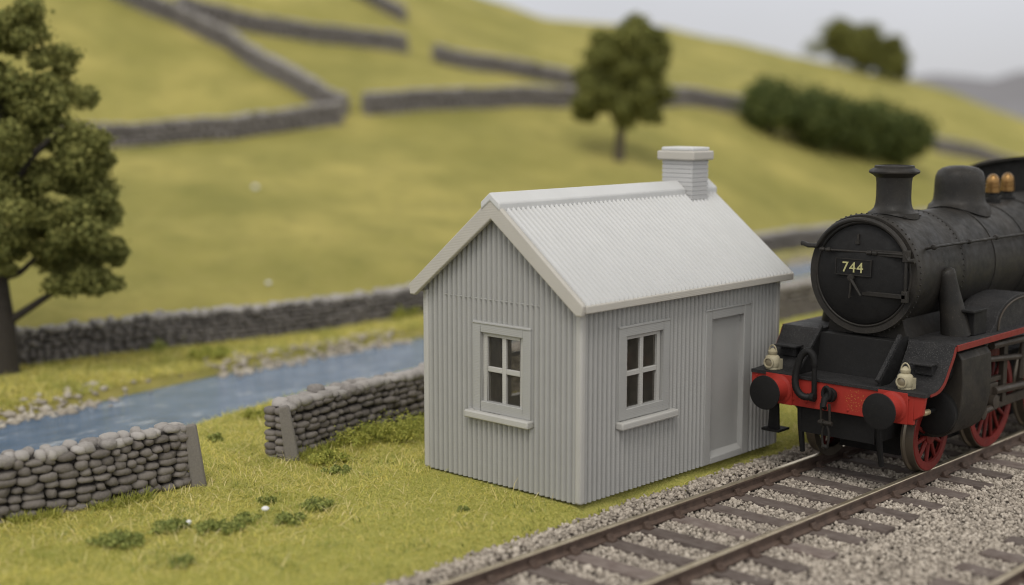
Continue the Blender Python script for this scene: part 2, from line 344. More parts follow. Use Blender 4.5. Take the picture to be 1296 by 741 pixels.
def visible(P, ma=.46, lo=8., hi=200.):
    d = P[:, :2]-CAM[:2]; t = d@FW; a = (d@RT)/np.maximum(t, .1); return (np.abs(a) < ma) & (t > lo) & (t < hi)
# ------------------------------------------------------------------ ballast stones
N = 210000
P = np.stack([rng.uniform(.0, 8.6, N), rng.uniform(-7, 17, N), np.zeros(N)], 1)
dist = P[:, 1]
keep = visible(P, .58, 10.5)
edge = .10+vnoise(P[:, 0]*0, P[:, 1], .6, 5)*.14
keep &= P[:, 0] > edge+rng.normal(size=N)*.07-.02
for xr in (.80, 2.32, 4.92, 6.44): keep &= np.abs(P[:, 0]-xr) > .055
keep &= (P[:, 1] < 9) | (rng.random(N) < .35)
P = P[keep]; n = len(P)
lvl = rng.random(n)
P[:, 2] = -.214+lvl*.046
P[:, 2] += np.where(P[:, 0] < .70, .075*sm((.70-P[:, 0])/.3)*1.25*(.4+.6*sm((P[:, 0]-edge[keep])/.25)), 0)      # the shoulder by the hut
S = np.exp(rng.normal(-3.93, .24, n))[:, None]*rng.uniform(.75, 1.25, (n, 3))
def on_sleeper(P):
    k = np.abs((P[:, 1]-.298+.12)/.66-np.round((P[:, 1]-.298+.12)/.66))*.66
    i1 = (P[:, 0] > .12) & (P[:, 0] < 3.05); i2 = (P[:, 0] > 4.2) & (P[:, 0] < 7.2)
    return (k < .14) & (i1 | i2)
os_ = on_sleeper(P) & (P[:, 0] > .66); far = (P[:, 0] > 2.4) & os_
kp = ~os_ | (rng.random(n) < .07); P, S = P[kp], S[kp]
B, F = lumps(1, 12, .28)
V, F = scatter(B, F, P, S, randrot(len(P)))
tag(np_obj('ballast_stones', V, F, M['ballast']), kind='stuff', label='loose grey and buff ballast stones between and beside the rails', cat='ballast')

# ------------------------------------------------------------------ track
def track(xc, label, y0, y1):
    tr = thing('railway_track', label, 'railway track', (xc, y0, -.3), 'railway tracks')
    for s in (-1, 1):
        xr = xc+s*.757; mb = MB()
        prof = [(-.068, -.155), (.068, -.155), (.068, -.138), (.014, -.115), (.014, -.048), (.036, -.036), (.036, -.008), (.030, 0), (-.030, 0), (-.036, -.008), (-.036, -.036), (-.014, -.048), (-.014, -.115), (-.068, -.138)]
        mb.prism([(xr+p, z) for p, z in prof], 'y', y0, y1); o = mb.build('rail', M['rail'], tr, smooth=30)
        o.data.transform(Matrix.Translation((0, 0, -.3))); o.location.z = .3
    y = .298-.12-.66*math.ceil((.178-y0)/.66)
    k = 0
    while y < y1-.2:
        mb = MB(); j = rng.uniform(-1, 1, 6)
        Mx = Matrix.Translation((xc+j[0]*.03, y+j[1]*.02, 0)) @ Matrix.Rotation(j[2]*.018, 4, 'Z')
        mb.box(-1.47, 1.47, -.125, .125, -.30, -.152+j[3]*.004, Mx); sl = mb.build('sleeper', M['sleeper'], tr, bevel=.012)
        for s in (-1, 1):
            x = s*.757; mb = MB()
            mb.prism([(x-.15, -.16), (x+.15, -.16), (x+.15, -.125), (x+.095, -.12), (x+.075, -.07), (x+.045, -.07), (x+.04, -.128), (x-.04, -.128), (x-.045, -.07), (x-.075, -.07), (x-.095, -.12), (x-.15, -.125)], 'y', -.05, .05)
            mb.v = [tuple(Mx @ Vector(v)) for v in mb.v]; mb.build('rail_chair', M['dirtyrust'], sl, bevel=.008)
        y += .66; k += 1
    return tr
M['dirtyrust'] = m_black('rusty_chair', (.075, .048, .036), (.11, .08, .062), .4, .75, .8)
track(1.5625, 'single track with polished rails running past the hut and under the engine', -8, 14)
track(5.68, 'second track at the near right corner with only one rail in view', -6, 12)

# ------------------------------------------------------------------ the hut
WID, LEN, HE = 2.72, 4.335, 2.42
hut = thing('station_hut', 'small grey corrugated hut with pale top-lit roof and chimney beside the track', 'hut', (-WID/2, LEN/2, 0))
PITCH = .0906
ZR, ZE, XE = 3.70, 2.50, .152; SL = (ZR-ZE)/(XE+WID/2)
roofz = lambda x: ZR-SL*abs(x+WID/2)
def corr_wall(name, u0, u1, top, holes, put, parent, amp=.026, mt='resin'):
    n = round((u1-u0)/PITCH)*10; us = sorted(set([u0+(u1-u0)*i/n for i in range(n+1)]+[h for q in holes for h in q[:2]])); mb = MB()
    d = lambda u: amp*(abs(math.cos(PI*(u-u0)/PITCH))**.75*2-1)
    for a, b in zip(us[:-1], us[1:]):
        m_ = (a+b)/2; zs = [0.]; gap = []
        for (h0, h1, z0, z1) in holes:
            if h0 < m_ < h1: zs += [z0, z1]; gap.append((z0, z1))
        lev = zs+[None]; 
        for q in range(len(lev)-1):
            if lev[q+1] is not None and (lev[q], lev[q+1]) in gap: continue
            za, zb = (lev[q], lev[q]) , ((lev[q+1], lev[q+1]) if lev[q+1] is not None else (top(a), top(b)))
            mb.add([put(a, d(a), za[0]), put(b, d(b), za[1]), put(b, d(b), zb[1]), put(a, d(a), zb[0])], [(0, 1, 2, 3)])
            mb.add([put(a, -.07, za[0]), put(b, -.07, za[1]), put(b, -.07, zb[1]), put(a, -.07, zb[0])], [(0, 3, 2, 1)])
    return mb.build(name, M[mt], parent, smooth=60)
GH = (-1.69, -.91, .95, 1.985); SH = (.815, 1.625, .95, 2.01); DH = (2.69, 3.47, .06, 2.0); BH = (1.5, 2.3, .62, 2.0)
gt = lambda x: roofz(x)-.10
corr_wall('gable_wall', -WID, 0, gt, [GH], lambda u, d, z: (u, -d, z), hut)
corr_wall('gable_wall', -WID, 0, gt, [], lambda u, d, z: (u, LEN+d, z), hut)
corr_wall('side_wall', 0, LEN, lambda y: HE+.02, [SH, DH], lambda u, d, z: (d, u, z), hut)
corr_wall('side_wall', 0, LEN, lambda y: HE+.02, [BH], lambda u, d, z: (-WID-d, u, z), hut)
for x in (0, -WID):
    for y in (0, LEN):
        mb = MB(); c = .075; sx = 1 if x == 0 else -1; sy = 1 if y else -1
        mb.box(x-c*.9 if sx > 0 else x-.034, x+.034 if sx > 0 else x+c*.9, y-.034 if sy < 0 else y-c*.9, y+c*.9 if sy < 0 else y+.034, .0, HE+.02); mb.build('corner_trim', M['resin_sill'], hut, bevel=.03, seg=4)
mb = MB(); mb.box(-WID+.07, -.07, .07, LEN-.07, .01, .04); mb.build('floor', M['inside'], hut)
mb = MB(); mb.box(-2.36, -.62, -.0165, -.0135, 2.395, 2.405)
for i in range(24):
    x = -2.33+i*.073; mb.box(x, x+.02+.02*random.random(), -.021, -.0135, 2.394, 2.408+.01*random.random())
mb.build('print_seam', M['resin'], hut)
# roof slopes, corrugated along the fall
def slope(sgn):
    y0, y1 = -.10, LEN+.145; n = round((y1-y0)/PITCH)*10; mb = MB(); xc = -WID/2; nx, nz = SL/math.hypot(1, SL), 1/math.hypot(1, SL)
    V = []; F = []
    for i in range(n+1):
        y = y0+(y1-y0)*i/n; d =   .036*(abs(math.cos(PI*(y-y0)/PITCH))**.8*2-1)-.018
        for (x, dz) in ((0, 0), (XE+WID/2-.01, 0), (XE+WID/2-.01, -.09), (0, -.09)):
            k = d if dz == 0 else 0
            V.append((xc+sgn*(x+nx*k), y, ZR-SL*x+nz*k+dz))
    for i in range(n):
        for q in range(4): F.append((i*4+q, i*4+(q+1) % 4, (i+1)*4+(q+1) % 4, (i+1)*4+q))
    F += [(0, 1, 2, 3), (n*4, n*4+3, n*4+2, n*4+1)]
    mb.add(V, F); mb.build('roof_slope', M['resin_toplit'], hut, smooth=60)
    mb = MB(); xo = xc+sgn*(WID/2+XE)                                  # eaves board
    mb.box(min(xo-sgn*.055, xo+sgn*.012), max(xo-sgn*.055, xo+sgn*.012), -.095, LEN+.15, ZE-.112, ZE-.012); mb.build('eaves_board', M['resin_trim'], hut, bevel=.014)
for s in (1, -1): slope(s)
for (ya, yb) in ((-.165, -.095), (LEN+.145, LEN+.165)):
    mb = MB(); xc = -WID/2; e = WID/2+XE+.012; dp = .255 if ya < 0 else .1
    mb.prism([(xc-e, ZE-.005), (xc, ZR+.02), (xc+e, ZE-.005), (xc+e-.02, ZE-.14), (xc+e-.115, ZE-.14), (xc, ZR-dp), (xc-e+.115, ZE-.14), (xc-e+.02, ZE-.14)] if ya < 0 else
             [(xc-e, ZE-.02), (xc, ZR-.005), (xc+e, ZE-.02), (xc+e, ZE-.11), (xc, ZR-dp), (xc-e, ZE-.11)], 'y', ya, yb)
    mb.build('bargeboard', M['resin_trim'], hut, bevel=.016)
mb = MB(); xc = -WID/2
mb.prism([(xc, ZR+.085), (xc+.165, ZR+.085-.165*SL*.98), (xc+.165, ZR-.02-.165*SL), (xc, ZR-.03), (xc-.165, ZR-.02-.165*SL), (xc-.165, ZR+.085-.165*SL*.98)], 'y', -.178, 3.735); mb.build('ridge_cap', M['resin_toplit'], hut, bevel=.02)
# chimney
mb = MB(); V = []; F = []; zs = [3.2]; ins = [0.]
for k in range(14): z = 3.2+k*.0625; zs += [z, z+.052, z+.054, z+.0625]; ins += [0., 0., .012, .012]
for z, i in zip(zs, ins): V += [(-1.63+i, 3.73+i, z), (-1.09-i, 3.73+i, z), (-1.09-i, 4.12-i, z), (-1.63+i, 4.12-i, z)]
for q in range(len(zs)-1): F += [(q*4+j, q*4+(j+1) % 4, q*4+4+(j+1) % 4, q*4+4+j) for j in range(4)]
mb.add(V, F); ch = mb.build('chimney', M['resin_brick'], hut, smooth=0)
mb = MB(); mb.box(-1.69, -1.03, 3.67, 4.18, 4.07, 4.205); mb.build('chimney_cap', M['resin_trim'], ch, bevel=.025, seg=3)
mb = MB(); mb.box(-1.645, -1.075, 3.715, 4.135, 4.2, 4.258); mb.build('chimney_cap', M['resin_toplit'], ch, bevel=.02)
mb = MB(); mb.prism([(xc, ZR+.085), (xc+.165, ZR+.085-.165*SL*.98), (xc+.165, ZR-.02-.165*SL), (xc, ZR-.03), (xc-.165, ZR-.02-.165*SL), (xc-.165, ZR+.085-.165*SL*.98)], 'y', 4.118, LEN+.175); mb.build('ridge_cap', M['resin_toplit'], hut, bevel=.02)
def window(put, u0, u1, z0, z1, cas, sill, lbl=None):
    """put(u, outward, z) -> point; opening u0..u1, z0..z1"""
    def ring(mb, a0, a1, c0, c1, w, d0, d1, wb=None, wt=None):
        wb = w if wb is None else wb; wt = w if wt is None else wt
        for (p, q, r_, s_) in ((a0, a0+w, c0, c1), (a1-w, a1, c0, c1), (a0+w, a1-w, c1-wt, c1), (a0+w, a1-w, c0, c0+wb)):
            bx(mb, p, q, d0, d1, r_, s_)
    def bx(mb, p, q, d0, d1, r_, s_):
        V = [put(u, d, z) for z in (r_, s_) for d in (d0, d1) for u in (p, q)]
        mb.add(V, [(0,2,3,1),(4,5,7,6),(0,1,5,4),(2,6,7,3),(0,4,6,2),(1,3,7,5)])
    mb = MB(); ring(mb, u0-cas, u1+cas, z0-.02, z1+cas, cas+.02, -.09, .036); w = mb.build('window', M['resin'], hut, bevel=.008)
    mb = MB(); bx(mb, u0-cas-.004, u1+cas+.004, -.02, .044, z1+.085, z1+cas+.006); mb.build('lintel', M['resin'], w, bevel=.012)
    mb = MB(); ring(mb, u0+.022, u1-.022, z0+.0, z1-.022, .075, -.075, -.012, .11, .05)
    um, zm = (u0+u1)/2, (z0+z1)/2+.02; bx(mb, um-.034, um+.034, -.07, -.018, z0+.08, z1-.07); bx(mb, u0+.09, um-.034, -.07, -.020, zm-.034, zm+.034); bx(mb, um+.034, u1-.09, -.07, -.020, zm-.034, zm+.034)
    mb.build('sash', M['resin_sill'], w, bevel=.008)
    for (p, q) in ((u0+.09, um-.03), (um+.03, u1-.09)):
        for (r_, s_) in ((z0+.1, zm-.03), (zm+.03, z1-.06)):
            mb = MB(); mb.add([put(p, -.05, r_), put(q, -.05, r_), put(q, -.05, s_), put(p, -.05, s_)], [(0, 1, 2, 3)]); mb.build('pane', M['glass'], w, smooth=0)
    mb = MB(); bx(mb, sill[0], sill[1], -.03, .115, sill[2], sill[3]); mb.build('sill', M['resin_sill'], w, bevel=.022, seg=3)
    return w
window(lambda u, d, z: (u, -d, z), -1.69, -.91, .95, 1.985, .115, (-1.905, -.775, .83, .93))
window(lambda u, d, z: (d, u, z), .815, 1.625, .95, 2.01, .115, (.68, 1.86, .82, .92))
window(lambda u, d, z: (-WID-d, u, z), 1.5, 2.3, .62, 2.0, .115, (1.3, 2.5, .50, .60))
mb = MB()
for (p, q, r_, s_) in ((2.55, 2.70, .0, 2.135), (3.46, 3.62, .0, 2.135), (2.70, 3.46, 1.995, 2.135)): mb.box(-.09, .032, p, q, r_, s_)
for (p, q, r_, s_) in ((2.535, 3.635, 2.115, 2.14),): mb.box(-.02, .044, p, q, r_, s_)
dr = mb.build('door', M['resin'], hut, bevel=.012)
mb = MB(); mb.box(-.10, -.05, 2.69, 3.47, .03, 2.0); mb.build('door_panel', M['resin_door'] if 'resin_door' in M else M['resin'], dr)
mb = MB(); mb.prism([(-.06, .16), (.03, .085), (.036, .0), (-.06, .0)], 'y', 2.702, 3.458); mb.build('threshold', M['resin'], dr, bevel=.01)

# ------------------------------------------------------------------ the engine: local axes, x across, y back from the buffer beam, z up
loco = thing('steam_locomotive', 'black steam engine numbered 744 with red buffer beam beside the hut', 'locomotive', (1.5625, 3.3, 0))
OFF = Vector((1.5625, 3.3, 0))
class LB(MB):
    def build(s, name, mt, parent=None, **kw):
        s.v = [tuple(Vector(v)+OFF) for v in s.v]; return MB.build(s, name, M[mt], parent if parent else loco, **kw)
b = LB(); b.box(-1.29, 1.12, 0, .07, .86, 1.275); b.prism([(1.12, .92), (1.24, 1.0), (1.275, 1.26), (1.275, 1.275), (1.12, 1.275)], 'y', 0, .07)
beam = b.build('buffer_beam', 'beam', bevel=.012)
b = LB()
for (x, z) in [(-1.2, .93), (-1.2, 1.2), (-.42, .93), (-.62, .95), (-.62, 1.2), (.62, 1.2), (.62, .93), (1.05, 1.2), (.2, .92), (-.2, .92)]: b.lathe([(0, -.014), (.014, -.012), (.02, 0)], (x, 0, z), 'y', 8)
b.build('rivet', 'red', beam)
for s in (-1, 1):                                                      # buffers
    b = LB(); x = s*.84
    b.lathe([(.20, 0), (.20, -.03), (.165, -.05), (.135, -.14), (.125, -.25), (0, -.25)], (x, 0, 1.06), 'y', 28); bf = b.build('buffer', 'red')
    b = LB(); b.lathe([(.07, -.2), (.07, -.34), (.225, -.345), (.232, -.36), (.228, -.375), (.12, -.392), (0, -.397)], (x, 0, 1.06), 'y', 36); b.build('buffer_head', 'soot', bf)
    b = LB(); b.box(x-.21, x+.21, -.022, 0, .86, 1.268); b.build('buffer_plate', 'red', bf, bevel=.008)
# front deck: flat in the middle, swept up to the running plate outside the stays
def sweep(d): 
    P = [(-.02, 1.28), (.10, 1.28), (.20, 1.285)]
    for i in range(1, 13):
        a = i/12*R(62); P.append((.20+.40*math.sin(a), 1.285+.40*(1-math.cos(a))))
    P += [(.70, 1.70), (.735, 1.78), (.76, 1.81)]
    return [(y+ (0 if i < 2 else .012*d), z-.012*d*0+ -d*.045) for i, (y, z) in enumerate(P)]
for s in (-1, 1):
    b = LB(); top = sweep(0); bot = sweep(1)[::-1]; b.prism([(y, z) for y, z in top+bot], 'x', s*.64, s*1.285); b.build('swept_deck', 'deck', smooth=30)
    b = LB(); up = [(y, z-.02) for y, z in sweep(0)]; lo = [(y+.034 if i > 5 else y+.006*i, z-.05) for i, (y, z) in enumerate(sweep(0))][::-1]; b.prism(up[1:]+lo[:-1], 'x', s*1.285, s*1.297); b.build('red_edge', 'edge_red', smooth=30)
    b = LB(); b.box(min(s*.5, s*1.285), max(s*.5, s*1.285), .76, 8.3, 1.755, 1.81); b.build('running_plate', 'deck', bevel=.006)
    b = LB(); b.box(min(s*1.287, s*1.31), max(s*1.287, s*1.31), .78, 8.3, 1.725, 1.806); b.build('red_edge', 'edge_red', bevel=.004)
    b = LB(); b.prism([(.07, 1.275), (.07, 1.35), (.60, 1.845), (.78, 1.845), (.78, 1.275)], 'x', s*.575, s*.62); b.build('stay_plate', 'soot')
    b = LB(); d = Vector((0, .55, .5)).normalized(); b.add([(s*.585+q*.026, y+o_, z+p) for (y, z) in ((.05, 1.33), (.62, 1.855)) for q in (-1, 1) for (o_, p) in ((0, 0), (-.02, .035))], [(0, 1, 3, 2), (4, 6, 7, 5), (0, 2, 6, 4), (1, 5, 7, 3), (0, 4, 5, 1), (2, 3, 7, 6)]); b.build('stay_rib', 'deck')
    b = LB(); b.box(min(s*.82, s*1.16), max(s*.82, s*1.16), .34, .56, 1.565, 1.595); b.box(min(s*.88, s*1.12), max(s*.88, s*1.12), .46, .60, 1.43, 1.565); b.build('footstep', 'deck', bevel=.008)
    b = LB(); b.box(s*.99-.14, s*.99+.14, .02, .30, .44, .475); b.prism([(s*.99-.09, .46), (s*.99+.09, .46), (s*.99+.07, .88), (s*.99-.06, .88)], 'y', .10, .14)
    if s < 0: b.build('front_step', 'soot', bevel=.008)
    b = LB(); b.tube([(s*.58, .12, .9), (s*.58, .14, .6), (s*.59, .22, .2)], [.045, .045, .035], 8); b.build('guard_iron', 'soot')
b = LB(); b.box(-.64, .64, -.02, .50, 1.235, 1.28); b.build('front_deck', 'deck', bevel=.006)
b = LB(); b.prism([(.48, 1.22), (.50, 1.28), (.56, 1.80), (.80, 1.80), (.80, 1.22)], 'x', -.574, .574); b.build('front_bulkhead', 'soot', bevel=.008)
b = LB(); b.box(-.54, .54, .1, 8.2, .50, 1.22); b.build('main_frame', 'soot')
b = LB(); b.box(-.45, .45, .95, 1.75, .18, .62); b.box(-.56, .56, 1.9, 7.4, .22, .6); b.build('underside_light_block', 'soot')  # boxes added low between the wheels to block light under the engine

b = LB(); b.prism([(-.62, 1.75), (.62, 1.75), (.52, 2.1), (.50, 2.25), (-.50, 2.25), (-.52, 2.1)], 'y', .78, 2.05); b.build('saddle', 'black', bevel=.02)
# smokebox, boiler
ZC = 2.63
b = LB(); b.lathe([(.70, .632), (.765, .628), (.79, .625), (.80, .64), (.805, .72), (.775, .74), (.775, 2.06)], (0, 0, ZC), 'y', 72); sb = b.build('smokebox', 'black', smooth=40)
b = LB()
for k in range(64):
    a = 2*PI*k/64
    for (rr_, y) in ((.806, .69), (.777, 1.99)): b.lathe([(.013, 0), (.008, .010), (0, .012)], (rr_*math.cos(a), y, ZC+rr_*math.sin(a)), 'z', 6) if False else b.box(rr_*math.cos(a)-.011, rr_*math.cos(a)+.011, y-.011, y+.011, ZC+rr_*math.sin(a)-.011, ZC+rr_*math.sin(a)+.011)
b.build('rivet', 'black', sb, bevel=.006)
b = LB(); b.lathe([(0, .505), (.2, .515), (.4, .543), (.58, .587), (.655, .615), (.672, .630), (.672, .66)], (0, 0, ZC), 'y', 72); door = b.build('smokebox_door', 'soot', smooth=50)
b = LB(); b.lathe([(.672, .64), (.676, .622), (.688, .616), (.705, .622), (.71, .64)], (0, 0, ZC), 'y', 72); b.build('door_ring', 'black', sb, smooth=60)
b = LB()                                                               # cross straps and hinge
b.tube([(-.56, .53, 2.935), (.66, .55, 2.945)], .017, 8)
for x in (-.56, -.47, .14, .22): b.lathe([(.0, -.04), (.027, -.035), (.032, 0), (.027, .035), (0, .04)], (x, .53, 2.937), 'x', 10)
b.box(.10, .68, .54, .57, 2.90, 2.98)
b.box(.06, .68, .52, .565, 2.365, 2.425); b.box(.62, .70, .52, .60, 2.32, 2.47); b.box(.62, .70, .52, .60, 2.85, 3.0); b.tube([(.66, .55, 2.35), (.66, .55, 2.98)], .022, 8)
b.build('hinge_strap', 'black', door, bevel=.006)
b = LB(); b.lathe([(.0, .44), (.045, .445), (.05, .47), (.03, .48), (.03, .56)], (-.08, 0, 2.595), 'y', 16); b.tube([(-.08, .46, 2.58), (.09, .43, 2.37)], [.022, .014], 8); b.tube([(-.08, .48, 2.6), (-.10, .47, 2.32)], [.02, .012], 8); b.box(-.13, -.06, .53, .56, 2.33, 2.45); b.build('door_handle', 'black', door)
b = LB(); b.box(-.33, .20, .495, .535, 2.62, 2.845); pl = b.build('number_plate', 'soot', door, bevel=.006)
b = LB()
for (x0, x1, z0, z1) in ((-.33, .20, 2.832, 2.845), (-.33, .20, 2.62, 2.633), (-.33, -.317, 2.633, 2.832), (.187, .20, 2.633, 2.832)): b.box(x0, x1, .487, .496, z0, z1)
b.build('plate_rim', 'black', pl)
def text_mesh(s, size, loc, mt, parent, name):
    cu = bpy.data.curves.new(name, 'FONT'); cu.body = s; cu.size = size; cu.extrude = .004; cu.offset = .001; cu.align_x = 'CENTER'; cu.space_character = 1.12
    o = bpy.data.objects.new(name, cu); COL.objects.link(o); dg = bpy.context.evaluated_depsgraph_get(); me = bpy.data.meshes.new_from_object(o.evaluated_get(dg)); bpy.data.objects.remove(o); bpy.data.curves.remove(cu)
    me.transform(Matrix.Translation(Vector(loc)+OFF-org(parent)) @ Matrix.Rotation(R(90), 4, 'X')); me.materials.clear(); me.materials.append(mt)
    o = bpy.data.objects.new(name, me); COL.objects.link(o); o.parent = parent; return o
text_mesh('744', .195, (-.075, .490, 2.665), M['digit'], door, 'number_digits')
b = LB(); b.box(-.055, -.025, .545, .575, 3.06, 3.17); b.lathe([(0, -.03), (.035, -.02), (.035, .02), (0, .03)], (-.04, .545, 3.06), 'z', 10); b.build('lamp_iron', 'black', door)
arc = [(-.90, .60, ZC+.36), (-.80, .57, ZC+.34)]+[(.735*math.cos(R(a)), .555, ZC+.735*math.sin(R(a))) for a in range(152, 30, -5)]+[(.66, .55, ZC+.30), (.70, .55, ZC+.24), (.78, .55, ZC+.245)]
b = LB(); b.tube(arc, .034, 10); b.lathe([(0, -.03), (.035, -.02), (.035, .02), (0, .03)], arc[0], 'x', 10); b.build('front_handrail', 'black')
b = LB(); b.lathe([(.77, 2.0), (.785, 2.03), (.785, 2.10), (.765, 2.11), (.765, 4.6), (.80, 5.1), (.87, 5.6), (.87, 6.25), (0, 6.25)], (0, 0, ZC), 'y', 72); boi = b.build('boiler', 'black', smooth=40)
for y in (3.02, 4.1, 5.0):
    r = .77 if y < 4.6 else .80
    b = LB(); b.lathe([(r-.01, y-.03), (r+.006, y-.028), (r+.006, y+.028), (r-.01, y+.03)], (0, 0, ZC), 'y', 72); b.build('boiler_band', 'black', boi)
# chimney, dome
def saddle_prof(b, prof, y, flare):
    n = 48; V = []; F = []
    for (r, z) in prof:
        for k in range(n):
            a = 2*PI*k/n; x, yy = r*math.cos(a), r*math.sin(a); zz = z
            if z < 0: zz = (math.sqrt(max(.785**2-x*x, 0))-.785)+flare*(-z-.001)*0
            V.append((x, y+yy, ZC+.785+zz))
    for i in range(len(prof)-1):
        for k in range(n): F.append((i*n+k, i*n+(k+1) % n, (i+1)*n+(k+1) % n, (i+1)*n+k))
    F.append(tuple(range((len(prof)-1)*n, len(prof)*n))); b.add(V, F)
b = LB(); saddle_prof(b, [(.345, -1), (.335, .0), (.295, .022), (.258, .06), (.240, .12), (.232, .22), (.234, .40), (.244, .475), (.285, .51), (.335, .535), (.340, .555), (.328, .575), (.268, .605), (.263, .635), (.22, .638), (.205, .60), (.19, .3)], 1.40, 0); b.build('chimney', 'black', smooth=40)
b = LB()
for (x, y) in ((.3, 1.2), (.3, 1.6), (-.3, 1.2), (-.3, 1.6)): b.lathe([(.03, 0), (.03, .02), (0, .03)], (x*.95, y, ZC+math.sqrt(.785**2-x*x*.9)+.0), 'z', 8)
b.build('chimney_bolt', 'black')
b = LB(); saddle_prof(b, [(.46, -1), (.43, -.0), (.39, .03), (.368, .08), (.358, .18), (.355, .32), (.345, .42), (.315, .49), (.255, .535), (.17, .562), (.075, .572), (.01, .573)], 3.38, 0); b.build('dome', 'black', smooth=60)
for y in (4.50, 5.02):
    b = LB(); b.lathe([(.125, -.06), (.125, .02), (.085, .03), (.075, .11), (0, .11)], (0, y, ZC+.80), 'z', 20); sv = b.build('safety_valve', 'soot', smooth=40)
    b = LB(); b.lathe([(.095, .11), (.108, .115), (.108, .19), (.098, .195), (.104, .20), (.104, .245), (.096, .25), (.10, .255), (.098, .29), (.085, .335), (.055, .375), (.02, .395), (0, .396)], (0, y, ZC+.80), 'z', 20); b.build('valve_cap', 'brass', sv, smooth=40)

